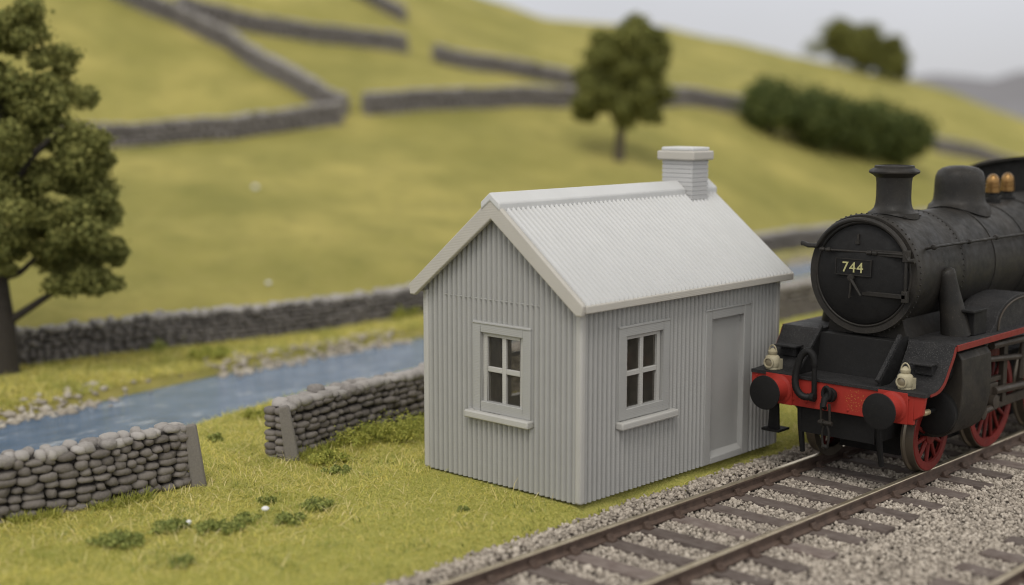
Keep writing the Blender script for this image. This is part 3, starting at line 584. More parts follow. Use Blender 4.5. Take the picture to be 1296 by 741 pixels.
# boiler side handrails, pipes, cylinders
for s in (-1, 1):
    b = LB(); b.tube([(s*.80, 1.0, 3.025), (s*.80, 5.9, 2.99)], .02, 8)
    for y in (1.03, 2.05, 2.9, 3.9, 4.9): b.lathe([(0, -.04), (.034, -.025), (.04, 0), (.034, .025), (0, .04)], (s*.80, y, 3.02), 'y', 10); b.tube([(s*.66, y, 2.98), (s*.80, y, 3.02)], .018, 6)
    b.build('boiler_handrail', 'black')
    b = LB(); b.tube([(s*.79, 1.42, 2.70), (s*.80, 1.425, 2.68), (s*.805, 1.43, 2.63), (s*.81, 1.44, 2.56), (s*.83, 1.46, 2.40), (s*.875, 1.52, 2.05), (s*.91, 1.56, 1.80)], [.06, .10, .116, .118, .135, .175, .205], 20); b.build('steam_pipe', 'black', smooth=60)
    prof = [(.56, 1.70), (1.10, 1.70), (1.22, 1.66), (1.28, 1.58), (1.30, 1.30), (1.29, 1.0), (1.25, .80), (1.17, .62), (1.05, .53), (.90, .50), (.56, .50)]
    b = LB(); b.prism([(s*x, z) for x, z in prof], 'y', .98, 1.84); cy = b.build('cylinder', 'dirtyblack', smooth=30, bevel=.012)
    b = LB(); b.lathe([(0, .86), (.24, .87), (.30, .90), (.30, .985)], (s*.95, 0, .86), 'y', 32); b.lathe([(0, .86), (.15, .87), (.19, .90), (.19, .985)], (s*.98, 0, 1.42), 'y', 28); b.build('cylinder_cover', 'soot', cy)
    b = LB(); b.tube([(s*.97, .70, .90), (s*.97, .90, .90)], .03, 10); b.build('tail_rod', 'soot', cy)
    b = LB(); b.lathe([(0, .56), (.034, .57), (.04, .60), (.04, .71), (0, .722)], (s*.97, 0, .90), 'y', 12); b.build('tail_rod_cap', 'pale_brass', cy)
    # splasher over the drivers
    b = LB(); P = [(1.98, 1.80)]+[(2.95-.80*math.cos(R(a))*1.02, 1.80+.46*math.sin(R(a))**.8) for a in range(12, 169, 6)]+[(3.92, 1.80)]
    b.prism(P, 'x', s*.62, s*1.19); sp = b.build('splasher', 'deck', smooth=30, bevel=.01)
    b = LB(); Q = [(2.95-.74*math.cos(R(a)), 1.82+.39*math.sin(R(a))**.8) for a in range(0, 181, 6)]; b.tube([(s*1.20, y, z) for y, z in Q], .014, 6); b.build('splasher_beading', 'motion', sp)
    b = LB(); b.box(min(s*.9, s*1.19), max(s*.9, s*1.19), 1.45, 1.86, 2.13, 2.17); b.box(min(s*.92, s*1.14), max(s*.92, s*1.14), 1.58, 1.97, 1.81, 2.13); b.build('lubricator_box', 'soot', bevel=.012)
    # motion
    b = LB(); b.box(min(s*.92, s*.99), max(s*.92, s*.99), 1.84, 2.95, 1.02, 1.09); b.box(min(s*.92, s*.99), max(s*.92, s*.99), 1.84, 2.95, .74, .80); b.box(min(s*.94, s*1.02), max(s*.94, s*1.02), 2.86, 2.98, .7, 1.6); b.build('slide_bar', 'motion', bevel=.008)
    b = LB(); b.tube([(s*.96, 1.84, .90), (s*.96, 2.5, .90)], .035, 10); b.build('piston_rod', 'bright')
    b = LB(); b.box(s*.96-.07, s*.96+.07, 2.40, 2.68, .80, 1.02); b.tube([(s*1.05, 2.5, .92), (s*1.02, 4.6, .80)], .06, 8); b.build('connecting_rod', 'motion', bevel=.01)
    b = LB(); b.box(s*1.08-.02, s*1.08+.02, 2.02, 2.09, .62, 1.55); b.tube([(s*1.08, 2.05, 1.42), (s*1.08, 3.4, 1.30)], .045, 8); b.tube([(s*1.08, 2.0, .68), (s*1.08, 2.5, .72)], .05, 8); b.lathe([(0, -.06), (.09, -.05), (.09, .05), (0, .06)], (s*1.08, 2.05, .68), 'x', 12); b.lathe([(0, -.06), (.10, -.05), (.10, .05), (0, .06)], (s*1.08, 2.42, .78), 'x', 12); b.tube([(s*1.12, 2.2, 1.60), (s*1.12, 4.2, 1.56)], .055, 8); b.tube([(s*1.1, 3.3, 1.55), (s*1.1, 3.25, 1.0)], .05, 8); b.build('valve_gear', 'motion', bevel=.006)
    b = LB(); b.box(min(s*.86, s*.92), max(s*.86, s*.92), 2.7, 6.9, .58, .72); b.build('coupling_rod', 'motion', bevel=.01)
    # wheels
    def wheel(y, r, n):
        xi = s*.68
        w_ = LB(); w_.lathe([(r-.085, s*.135), (r, s*.13), (r+.0, s*.02), (r+.035, s*.0), (r+.035, -s*.03), (r-.085, -s*.03)], (xi, y, r), 'x', 48)
        w = w_.build('wheel', 'steel', smooth=40)
        w_ = LB(); w_.lathe([(r-.13, s*.115), (r-.115, s*.143), (r-.02, s*.143), (r-.008, s*.132), (r-.06, s*.10), (r-.13, s*.08)], (xi, y, r), 'x', 48); w_.build('wheel_rim', 'wheelred', w, smooth=40)
        w_ = LB(); w_.lathe([(0, s*.16), (.06, s*.16), (.13, s*.14), (.13, s*.04)], (xi, y, r), 'x', 20)
        for k in range(n):
            a = 2*PI*k/n+.2; p0 = Vector((xi+s*.10, y+.1*math.cos(a), r+.1*math.sin(a))); p1 = Vector((xi+s*.10, y+(r-.10)*math.cos(a), r+(r-.10)*math.sin(a))); w_.tube([p0, p1], [.036, .026], 8)
        w_.build('spokes', 'wheelred', w)
    wheel(1.13, .50, 10); wheel(2.95, .72, 16); wheel(4.75, .72, 16); wheel(6.55, .72, 16)
for y, r in ((1.13, .5), (2.95, .72), (4.75, .72), (6.55, .72)):
    b = LB(); b.tube([(-.7, y, r), (.7, y, r)], .07, 12); b.build('axle', 'soot')
# coupling, hose
b = LB(); b.lathe([(0, -.12), (.09, -.11), (.10, -.06), (.07, 0)], (-.03, 0, 1.10), 'y', 16); b.tube([(-.03, -.10, 1.10), (-.03, -.20, 1.06), (-.03, -.23, .98), (-.03, -.17, .93)], [.05, .045, .04, .025], 10); b.tube([(-.03+.055*math.cos(q), -.16, 1.13+.09*math.sin(q)) for q in np.linspace(0, 2*PI, 17)], .022, 8); hk = b.build('coupling_hook', 'soot')
b = LB()
for s in (-1, 1): b.tube([(-.03+s*.06, -.18, 1.0), (-.03+s*.065, -.16, .74)], .018, 8)
b.lathe([(0, -.10), (.03, -.10), (.03, .10), (0, .10)], (-.03, -.16, .74), 'x', 10); b.lathe([(0, -.08), (.045, -.06), (.045, -.03), (0, -.02)], (-.03, -.16, .74), 'x', 10); b.tube([(-.03+.05*math.cos(q), -.15, .56+.16*math.sin(q)) for q in np.linspace(0, 2*PI, 21)], .017, 8); b.lathe([(0, -.05), (.03, -.04), (.03, .04), (0, .05)], (-.03, -.15, .42), 'x', 10)
b.build('coupling_links', 'linksteel' if 'linksteel' in M else 'dirtyblack', hk)
b = LB(); pts = [(-.28, -.04, 1.02), (-.275, -.06, 1.3), (-.275, -.07, 1.50), (-.30, -.08, 1.60), (-.36, -.09, 1.645), (-.43, -.10, 1.60), (-.48, -.11, 1.50), (-.52, -.12, 1.32), (-.515, -.13, 1.18), (-.47, -.12, 1.08), (-.40, -.10, 1.03), (-.32, -.06, 1.03)]
def smooth_pts(P, n=6):
    P = [Vector(p) for p in P]; out = []
    for i in range(len(P)-1):
        p0, p1, p2, p3 = P[max(i-1, 0)], P[i], P[i+1], P[min(i+2, len(P)-1)]
        for k in range(n):
            u = k/n; out.append(.5*((2*p1)+(-p0+p2)*u+(2*p0-5*p1+4*p2-p3)*u*u+(-p0+3*p1-3*p2+p3)*u**3))
    return out+[P[-1]]
sp_ = smooth_pts(pts); b.tube(sp_, [.045+.006*(i % 2) if i > 10 else .036 for i in range(len(sp_))], 10); b.lathe([(0, -.04), (.06, -.03), (.06, .03), (0, .04)], (-.29, -.06, 1.03), 'x', 12); b.build('brake_hose', 'soot', smooth=60)
# head lamps cast with the engine
for x in (-1.05, .92):
    b = LB(); z0 = 1.285; KS = .86; b.lathe([(.10, 0), (.105, .02), (.10, .03), (.115, .06), (.115, .19), (.095, .215), (.06, .235), (.075, .25), (.075, .29), (.05, .31), (.02, .335), (0, .337)], (x, .14, z0), 'z', 20)
    b.lathe([(.085, 0), (.088, -.03), (.07, -.035), (.065, -.015)], (x, .045, z0+.115), 'y', 20); b.tube([(x+.07*math.cos(q), .14, z0+.27+.115*math.sin(q)) for q in np.linspace(.1, PI-.1, 13)], .011, 6); b.box(x+.07, x+.115, .16, .26, z0, z0+.16)
    b.v = [(x+(q[0]-x)*KS, .14+(q[1]-.14)*KS, z0+(q[2]-z0)*KS) for q in b.v]; lp = b.build('head_lamp', 'lampcream', smooth=50); b = LB(); b.lathe([(.066, -.012), (.04, -.024), (0, -.028)], (x, .045, z0+.115), 'y', 20); b.v = [(x+(q[0]-x)*KS, .14+(q[1]-.14)*KS, z0+(q[2]-z0)*KS) for q in b.v]; b.build('lens', 'lens', lp)
# cab
b = LB(); arcp = [(1.30-k*.1, 4.02-.145*(1.30-k*.1)**2) for k in range(27)]
b.prism([(1.28, 1.81)]+arcp+[(-1.28, 1.81)], 'y', 6.2, 6.26); cab = b.build('cab', 'soot', smooth=30)
b = LB()
for s in (-1, 1): b.box(min(s*1.21, s*1.26), max(s*1.21, s*1.26), 6.262, 8.0, 1.81, 3.78)
b.build('cab_side', 'black', cab)
b = LB(); b.prism([(1.36-k*.1, 4.05-.145*(1.36-k*.1)**2) for k in range(28)]+[(-1.34+k*.1, 4.005-.145*(-1.34+k*.1)**2) for k in range(28)], 'y', 6.1, 8.4); b.build('cab_roof', 'black', cab, smooth=30)

# ------------------------------------------------------------------ dry stone walls
BN, FN = lumps(2, 16, .22, .22); BF_, FF_ = lumps(1, 10, .20, .2)
def resample(path, step):
    P = np.array(path, float); d = np.r_[0, np.cumsum(np.linalg.norm(np.diff(P, axis=0), axis=1))]; q = np.arange(0, d[-1]+1e-6, step); return np.stack([np.interp(q, d, P[:, 0]), np.interp(q, d, P[:, 1])], 1), q
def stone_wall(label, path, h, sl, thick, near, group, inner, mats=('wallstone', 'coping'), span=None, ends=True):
    """path = foot of the face we see; inner = +1/-1 which side the body lies on"""
    P, q = resample(path, .05); base = P[0]; root = thing('dry_stone_wall', label, 'stone wall', (base[0], base[1], H(*base)), group)
    tan = np.gradient(P, axis=0); tan /= np.linalg.norm(tan, axis=1)[:, None]; nor = np.stack([-tan[:, 1], tan[:, 0]], 1)*inner
    gz = height(P[:, 0]+nor[:, 0]*thick/2, P[:, 1]+nor[:, 1]*thick/2); L = q[-1]
    ip = lambda s: (np.interp(s, q, P[:, 0]), np.interp(s, q, P[:, 1]), np.interp(s, q, gz), np.interp(s, q, nor[:, 0]), np.interp(s, q, nor[:, 1]), math.atan2(np.interp(s, q, tan[:, 1]), np.interp(s, q, tan[:, 0])))
    ch = sl*.47; nc = max(3, round((h-.09)/ch)); ch = (h-.09)/nc; pos = []; sc = []; an = []
    for side in (0, 1):
        for c in range(-1, nc):
            s = rng.uniform(0, sl)*.5
            while s < L:
                w = sl*rng.uniform(.5, 1.35); hh = ch*rng.uniform(.8, 1.22)
                x, y, z, n0, n1, a = ip(min(s+w/2, L)); off = (sl*.20+.05*h*(c/nc)+rng.normal()*.012) if side == 0 else thick-sl*.20-.05*h*(c/nc)
                pos.append((x+n0*off, y+n1*off, z+(c+.5)*ch+rng.normal()*.012+.015*math.sin(s*1.7+c))); sc.append((w*.50, sl*.42, hh*.53)); an.append(a+rng.normal()*.06); s += w*.97
    if ends:
        for e in (0., L):
            for c in range(-1, nc):
                for j in range(max(1, round(thick/sl/1.0))):
                    x, y, z, n0, n1, a = ip(e); off = (j+.5)*thick/max(1, round(thick/sl/1.0)); pos.append((x+n0*off, y+n1*off, z+(c+.5)*ch+rng.normal()*.015)); sc.append((sl*.40, sl*.5, ch*.58)); an.append(a+rng.normal()*.2)
    B, F_ = (BN, FN) if near else (BF_, FF_)
    V, FF = scatter(B, F_, np.array(pos), np.array(sc), rotz(np.array(an)))
    # rubble heart
    k = np.arange(0, len(P), 4 if near else 8); k = np.unique(np.r_[k, len(P)-1]); cv = []
    for i in k:
        for (o_, z_) in ((sl*.34, -.15), (sl*.40, h*.90), (thick-sl*.40, h*.90), (thick-sl*.34, -.15)): cv.append((P[i, 0]+nor[i, 0]*o_, P[i, 1]+nor[i, 1]*o_, gz[i]+z_))
    cf = [(i*4+j, i*4+(j+1) % 4, (i+1)*4+(j+1) % 4, (i+1)*4+j) for i in range(len(k)-1) for j in range(4)]+[(0, 1, 2, 3), tuple(4*(len(k)-1)+j for j in (3, 2, 1, 0))]
    cf = np.array([t_ for f in cf for t_ in ((f[0], f[1], f[2]), (f[0], f[2], f[3]))])
    n0 = len(V); V = np.vstack([V, np.array(cv)]); FF = np.vstack([FF, cf+n0])
    np_obj('stonework', V, FF, [M[mats[0]], M['gap_heart']], root, smooth=True, fm=np.r_[np.zeros(len(FF)-len(cf), int), np.ones(len(cf), int)])
    pos = []; sc = []; an = []; s = 0.
    while s < L:
        w = sl*rng.uniform(.5, 1.25)
        for j in range(2):
            x, y, z, n0_, n1_, a = ip(min(s+w/2+rng.uniform(-.3, .3)*sl, L)); off = thick*(.27+.46*j)+rng.normal()*.01
            pos.append((x+n0_*off, y+n1_*off, z+h-.06+rng.normal()*.022)); sc.append((w*.55, thick*.30, .062*rng.uniform(.75, 1.4))); an.append(a+rng.normal()*.12)
        s += w*.9
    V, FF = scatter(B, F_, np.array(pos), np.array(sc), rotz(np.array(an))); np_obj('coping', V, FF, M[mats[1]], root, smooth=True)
    return root
def slab(root, x, y, z, w, d, h, lean, yaw):
    mb = MB(); Mx = Matrix.Translation((x, y, z)) @ Matrix.Rotation(yaw, 4, 'Z') @ Matrix.Rotation(lean, 4, 'Y')
    mb.prism([(-w*.62, -.1), (w*.62, -.1), (w*.44, h*.96), (w*.30, h), (-w*.36, h*.99), (-w*.45, h*.94)], 'y', -d/2, d/2); mb.v = [tuple(Mx @ Vector(v)) for v in mb.v]
    mb.build('end_post', M['post'], root, bevel=.02, seg=3)
w1 = stone_wall('dark stone wall at lower left with a slab post at its end', [(-5.1, -10.5), (-4.95, -8.4), (-4.78, -6.9), (-4.62, -5.13), (-4.36, -4.0), (-4.26, -2.78)], .80, .225, .36, True, 'dry stone walls', 1)
slab(w1, -4.20, -2.66, -.04, .165, .11, .84, R(-6), R(47))
w2 = stone_wall('dark stone wall with a leaning slab post ending behind the hut', [(-4.50, -.98), (-4.66, .3), (-4.95, 2.1), (-5.4, 5.5), (-5.9, 10), (-6.3, 15), (-6.5, 21), (-6.6, 30)], .78, .215, .42, True, 'dry stone walls', 1)
slab(w2, -4.40, -.98, -.05, .165, .11, .80, R(-8), R(47))
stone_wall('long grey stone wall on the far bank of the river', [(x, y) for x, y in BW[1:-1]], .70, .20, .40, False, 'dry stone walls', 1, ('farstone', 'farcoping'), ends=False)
def hill_wall(label, pxs, h=.8, inner=1):
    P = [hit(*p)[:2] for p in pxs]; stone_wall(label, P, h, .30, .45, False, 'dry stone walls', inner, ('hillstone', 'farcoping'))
hill_wall('grey wall across the left field, from the tree to the gap', [(-60, 188), (60, 189), (120, 186), (200, 184), (300, 177), (380, 165), (433, 158)])
hill_wall('grey wall winding down the left hillside to the corner by the gap', [(60, -40), (150, 2), (215, 28), (290, 66), (350, 103), (405, 138), (432, 148)])
hill_wall('grey wall high on the hill branching right from the winding wall', [(225, 18), (300, 38), (400, 55), (515, 68)])
hill_wall('short piece of grey wall at the top edge of the hill', [(440, -8), (475, 10), (506, 27)])
hill_wall('grey wall sloping down behind the middle tree from upper left', [(548, 78), (600, 90), (680, 102), (738, 114)])
hill_wall('level grey wall between the gap and the middle tree', [(466, 146), (520, 142), (600, 138), (680, 136), (735, 136)])
hill_wall('level grey wall between the middle tree and the bushes', [(835, 138), (900, 138), (950, 146)])
hill_wall('grey wall running down right from the bushes behind the dome', [(1185, 193), (1240, 204), (1300, 222), (1400, 240)])

# ------------------------------------------------------------------ foliage
def clumps(C, Rd, per, size, flat=.75):
    """leaf faces through the outer part of lumpy clumps"""
    C = np.asarray(C, float); Rd = np.asarray(Rd, float); n = len(C)*per; ci = np.repeat(np.arange(len(C)), per)
    d = rng.normal(size=(n, 3)); d /= np.linalg.norm(d, axis=1)[:, None]; r = Rd[ci]*np.clip(.30+.85*rng.random(n)**.55+rng.normal(size=n)*.22, .1, 1.9); r *= 1+.22*np.sin(d[:, 0]*7+ci)*np.sin(d[:, 1]*6+ci*2)*np.sin(d[:, 2]*7)
    p = C[ci]+d*r[:, None]*np.array([1, 1, flat]); nn = d+rng.normal(size=(n, 3))*.55; nn /= np.linalg.norm(nn, axis=1)[:, None]
    t1 = np.cross(nn, rng.normal(size=(n, 3))); t1 /= np.linalg.norm(t1, axis=1)[:, None]; t2 = np.cross(nn, t1); s = (size*rng.uniform(.6, 1.4, n))[:, None]
    V = np.stack([p-t1*s-t2*s*.6, p+t1*s-t2*s*.6+nn*s*.3, p+t1*s*.7+t2*s*.8, p-t1*s*.7+t2*s*.8+nn*s*.3], 1).reshape(-1, 3); return V, np.arange(n*4).reshape(-1, 4)
def tree(name, label, base, trunk, limbs, C, Rd, per, size, leaf, bark, tr, group=None):
    o = thing(name, label, 'tree', base, group); mb = MB(); mb.tube(smooth_pts(trunk, 4), [tr[0]+(tr[1]-tr[0])*min(1, i/(4*(len(trunk)-1)))**.7 for i in range(4*(len(trunk)-1)+1)], 12)
    mb.build('trunk', M[bark], o, smooth=60)
    for l in limbs: mb = MB(); k = smooth_pts(l, 4); mb.tube(k, [tr[1]*.9*(1-.7*i/len(k)) for i in range(len(k))], 8); mb.build('limb', M[bark], o, smooth=60)
    V, F = clumps(C, Rd, per, size); np_obj('crown', V, F, M[leaf], o); return o
def cam_pt(t, px, py):                                                 # a crown lump read off the photograph, at ground distance t
    a, e = ray(px, py); x, y = at(a, t); return np.array([x, y, CAM[2]+e*t])
# big tree, left: stands on the far bank
tB = 25.1; b0 = cam_pt(tB, 6, 472)
C = []; Rd = []
spots = [(20,35,30),(-20,60,45),(60,95,32),(15,110,40),(70,140,35),(-20,140,45),(110,175,30),(60,190,38),(15,200,36),(125,205,22),(95,235,32),(140,265,18),(45,265,34),(110,285,34),(75,310,32),(150,318,14),(115,335,30),(130,358,20),(90,350,22),(-20,250,45),(-25,300,40),(10,330,22),(20,300,20),(-60,150,60),(-80,220,60),(-60,330,40),(-110,120,60),(-120,280,60),(-60,60,50),(50,225,28),(30,150,30),(85,265,26),(-140,200,60),(-130,340,40)]
for (x, y, r) in spots:
    for k in range(7):
        dx, dy = rng.normal(size=2)*r*.52; C.append(cam_pt(tB+rng.normal()*r/1765*tB*.9, x+dx, y+dy)); Rd.append(r/1765*tB*rng.uniform(.34, .66))
g = lambda x, y, dt=0: cam_pt(tB+dt, x, y)
tree('broadleaf_tree', 'large dark green tree at left edge with trunk before the far wall', b0,
     [g(6, 474), g(5, 420), g(-2, 360), g(-4, 300), (g(2, 220)), g(0, 120)],
     [[g(4, 412), g(45, 385), g(75, 365), g(100, 345)], [g(0, 350), g(25, 345), g(50, 320)], [g(-2, 330), g(-40, 290, .6), g(-80, 250, 1)], [g(0, 260), g(40, 200, -.5), g(80, 160, -.6)], [g(0, 230), g(-50, 150), g(-70, 90)]],
     C, Rd, 640, .034, 'dark_leaf', 'bark', (.28, .10))
# the field tree
hx, hy, hz = hit(783, 203); tM = lat((hx, hy))[1]; gm = lambda x, y, dt=0: cam_pt(tM+dt, x, y)
C = []; Rd = []
for (x, y, r) in [(790,45,24),(815,55,24),(770,60,24),(825,45,14),(760,85,24),(800,80,28),(825,85,20),(785,105,28),(755,115,22),(745,135,16),(815,115,24),(830,95,12),(800,130,24),(820,138,18),(765,135,20),(740,146,10),(825,150,10),(780,70,20)]:
    for k in range(7):
        dx, dy = rng.normal(size=2)*r*.45; C.append(gm(x+dx, y+dy, rng.normal()*r/1765*tM*.8)); Rd.append(r/1765*tM*rng.uniform(.4, .7))
tree('broadleaf_tree', 'single upright tree standing in the middle field above the hut roof', (hx, hy, hz), [gm(783, 206), gm(785, 175), gm(788, 145), gm(792, 100)], [[gm(786, 160), gm(770, 140), gm(757, 125)], [gm(788, 150), gm(808, 130), gm(820, 110)], [gm(789, 130), gm(776, 100), gm(770, 80)]], C, Rd, 420, .065, 'mid_leaf', 'bark_pale', (.22, .11))
# skyline trees
for (px, ytop, w, yb, lab) in ((1064, 24, 36, 75, 'leftmost and tallest of the three dark trees on the skyline'), (1098, 30, 34, 85, 'middle of the three dark trees on the skyline'), (1132, 43, 27, 97, 'rightmost of the three dark trees on the skyline, trunk showing')):
    hx, hy, hz = hit(px, yb+3); tS = min(lat((hx, hy))[1], 112); x, y = at(ray(px, yb)[0], tS); gs = lambda u, v, dt=0: cam_pt(tS+dt, u, v)
    C = []; Rd = []; hh = (yb-12-ytop)
    for k in range(34):
        v = rng.random()**.8; C.append(gs(px+rng.normal()*w*(.16+.22*v), ytop+7+v*(hh+1), rng.normal()*.8)); Rd.append(w/1765*tS*rng.uniform(.26, .44))
    zb = H(x, y); tree('broadleaf_tree', lab, (x, y, zb), [(x, y, zb-.2), (x, y, zb+1), gs(px, (ytop+yb)/2)], [[(x, y, zb+1), gs(px+6, ytop+15)]], C, Rd, 260, .09, 'mid_leaf', 'bark_pale', (.18, .1), 'trees on the skyline')
# bushes on the slope
def bush(label, px, py, rx, ry, leaf, size, per, n, t=None, group='bushes on the slope', name='bush', cat='bush'):
    hx, hy, hz = hit(px, py+ry); tb = lat((hx, hy))[1]; C = []; Rd = []; k = tb/1765
    for i in range(n):
        a = rng.normal(size=3); a /= np.linalg.norm(a); q = rng.random()**.4; C.append(cam_pt(tb+a[2]*rx*k*.75*q, px+a[0]*rx*.72*q, py+a[1]*ry*.72*q)); Rd.append(min(rx, ry)*k*rng.uniform(.3, .5))
    o = thing(name, label, cat, (hx, hy, hz), group)
    mb = MB()
    for j in range(5): a = j*1.3; e = Vector(C[j % len(C)]); mb.tube([(hx, hy, hz-.1), (hx+.1*math.cos(a), hy+.1*math.sin(a), hz+.3), e], [.08, .06, .03], 6)
    mb.build('stem', M['bark'], o); V, F = clumps(C, Rd, per, size, .9); np_obj('crown', V, F, M[leaf], o); return o
bush('leftmost dark green bush of the row on the slope', 978, 133, 40, 40, 'bush_leaf', .10, 150, 40)
bush('tall dark green bush second from the left in the row', 1037, 148, 46, 44, 'bush_leaf', .10, 150, 44)
bush('dark green bush third from the left in the row on the slope', 1092, 158, 44, 44, 'bush_leaf', .10, 150, 44)
bush('rightmost dark green bush of the row, just above the chimney', 1143, 174, 46, 38, 'bush_leaf', .10, 150, 44)
bush('yellow green shrub growing low in front of the right bushes', 1112, 184, 17, 13, 'tuft', .08, 90, 14)

# ------------------------------------------------------------------ grass
def blades(P, length, width, lean, mt, name, label):
    n = len(P); az = rng.uniform(0, 2*PI, n); ln = length*rng.uniform(.55, 1.35, n); th = np.clip(rng.normal(lean, .33, n), .05, 1.45)
    d = np.stack([np.cos(az)*np.sin(th), np.sin(az)*np.sin(th), np.cos(th)], 1); th2 = np.clip(th+rng.uniform(.1, .6, n), 0, 1.62)
    d2 = np.stack([np.cos(az)*np.sin(th2), np.sin(az)*np.sin(th2), np.cos(th2)], 1); sd = np.stack([-np.sin(az), np.cos(az), np.zeros(n)], 1); tw = rng.normal(size=(n, 1))*.6; sd = sd+np.stack([np.cos(az), np.sin(az), np.zeros(n)], 1)*tw; sd /= np.linalg.norm(sd, axis=1)[:, None]
    w = (width*rng.uniform(.7, 1.3, n))[:, None]; m1 = P+d*(ln*.55)[:, None]; e = m1+d2*(ln*.45)[:, None]
    V = np.stack([P-sd*w, P+sd*w, m1+sd*w*.8, m1-sd*w*.8, e+sd*w*.25, e-sd*w*.25], 1).reshape(-1, 3); i = np.arange(n)*6
    F = np.stack([np.stack([i, i+1, i+2, i+3], 1), np.stack([i+3, i+2, i+4, i+5], 1)], 1).reshape(-1, 4)
    tag(np_obj(name, V, F, M[mt], smooth=True), label=label, cat='grass', kind='stuff')
def seed(n, x0, x1, y0, y1, lo, hi, cond):
    P = np.stack([rng.uniform(x0, x1, n), rng.uniform(y0, y1, n)], 1); k = visible(P, .56, lo, hi); P = P[k]; P = P[cond(P)]; return np.column_stack([P, height(P[:, 0], P[:, 1])-.008])
edgef = lambda P: .10+vnoise(P[:, 0]*0, P[:, 1], .6, 5)*.14
nothut = lambda P: ~((P[:, 0] > -WID-.03) & (P[:, 0] < .03) & (P[:, 1] > -.03) & (P[:, 1] < LEN+.03))
dry = lambda P: P[:, 0] > np.interp(P[:, 1], RN[:, 0], RN[:, 1])+.12
long_ = lambda P: 1-sm((P[:, 0]+3.0+vnoise(P[:, 0], P[:, 1], .9, 21)*1.6-(P[:, 1]+2.0)*-.25)/1.3)*.75
Pn = seed(340000, -9.2, .3, -9.5, 14, 9, 24.5, lambda P: (P[:, 0] < edgef(P)+rng.normal(size=len(P))*.05-.03) & nothut(P) & dry(P))
lg = rng.random(len(Pn)) < long_(Pn)*.62
blades(Pn[lg], .125, .0050, 1.22, 'grass', 'static_grass', 'long straw and green static grass on the near bank')
blades(Pn[~lg], .050, .0052, 1.0, 'turf', 'short_turf', 'short yellow green turf around the hut')
Ps = seed(24000, -7.5, .2, -9.5, 8, 9, 24.5, lambda P: (P[:, 0] < edgef(P)-.12) & nothut(P) & dry(P) & (vnoise(P[:, 0], P[:, 1], .8, 41)+rng.normal(size=len(P))*.18 > -.02) & (rng.random(len(P)) < .25+.75*long_(P)))
blades(Ps, .17, .0050, 1.2, 'straw', 'straw_strands', 'sparse long bright straw strands lying over the near grass')
P_, q_ = resample([(-5.1, -10.5), (-4.95, -8.4), (-4.78, -6.9), (-4.62, -5.13), (-4.36, -4.0), (-4.22, -2.72)], .02); P2, q2 = resample([(-4.46, -1.0), (-4.66, .3), (-4.95, 2.1), (-5.4, 5.5), (-5.9, 10)], .02)
Pw = np.vstack([P_, P2]); Pw = Pw[rng.integers(0, len(Pw), 16000)]+np.abs(rng.normal(size=(16000, 1)))*np.array([[.11, .0]])+rng.normal(size=(16000, 2))*.03; Pw = Pw[vnoise(Pw[:, 0], Pw[:, 1], .45, 51) > -.12]
blades(np.column_stack([Pw, height(Pw[:, 0], Pw[:, 1])-.01]), .15, .0055, .75, 'tuft', 'wall_foot_grass', 'rough green and straw grass growing along the feet of the near walls')
Pd = seed(30000, -7.5, .2, -9.5, 8, 9, 24.5, lambda P: (P[:, 0] < edgef(P)-.05) & nothut(P) & dry(P) & (vnoise(P[:, 0], P[:, 1], .38, 43) > .17))
blades(Pd, .075, .007, .7, 'weed', 'dark_turf', 'dark green flecks of shorter turf scattered in the near grass')
Pf = seed(150000, -14.2, -10.4, -8, 30, 18, 50, lambda P: (P[:, 0] < np.interp(P[:, 1], RF[:, 0], RF[:, 1])-.15) & (P[:, 0] > np.interp(P[:, 1], [q[1] for q in BW], [q[0] for q in BW])+.02))
blades(Pf, .11, .010, 1.05, 'grass', 'bank_grass', 'yellow green grass strip between the river and the far wall')
# pebbles of the far bank
yy = rng.uniform(-9, 32, 3600); P = np.column_stack([np.interp(yy, RF[:, 0], RF[:, 1])-.02+rng.normal(size=3600)*.20, yy, np.zeros(3600)]); kp = vnoise(P[:, 0]*0, P[:, 1], 1.3, 31)+rng.normal(size=3600)*.12 > .08; P = P[kp]; P[:, 2] = np.maximum(height(P[:, 0], P[:, 1]), WATER)+.01
S = np.exp(rng.normal(-3.05, .38, len(P)))[:, None]*rng.uniform(.7, 1.3, (len(P), 3))*np.array([1, 1, .7]); B, F = lumps(1, 8, .18); V, F = scatter(B, F, P, S, rotz(rng.uniform(0, 6, len(P))))
tag(np_obj('river_pebbles', V, F, M['pebble'], smooth=True), label='pale pebbles lining the far edge of the blue river', cat='pebbles', kind='stuff')

# ------------------------------------------------------------------ weeds, tufts and stones one can tell apart
def weed(label, x, y, rx, ry, h, mt, n, per, size, cat='weed', name='weed_clump', group='green clumps in the near grass'):
    z = H(x, y); o = thing(name, label, cat, (x, y, z), group); C = []; Rd = []
    for i in range(n):
        a = rng.uniform(0, 6.28); q = math.sqrt(rng.random()); C.append((x+rx*q*math.cos(a), y+ry*q*math.sin(a), z+h*rng.uniform(.25, .8)*(1-.4*q))); Rd.append(h*rng.uniform(.28, .5))
    V, F = clumps(C, Rd, per, size, .8); np_obj('leaves', V, F, M[mt], o)
    mb = MB()
    for c in C[:min(n, 12)]: mb.tube([(x+(c[0]-x)*.1, y+(c[1]-y)*.1, z-.03), c], [.008, .005], 5)
    mb.build('stem', M['weed'], o); return o
def px0(px, py, z=-.03):
    a, e = ray(px, py); t_ = (z-CAM[2])/e; p = at(a, t_); return p[0], p[1]
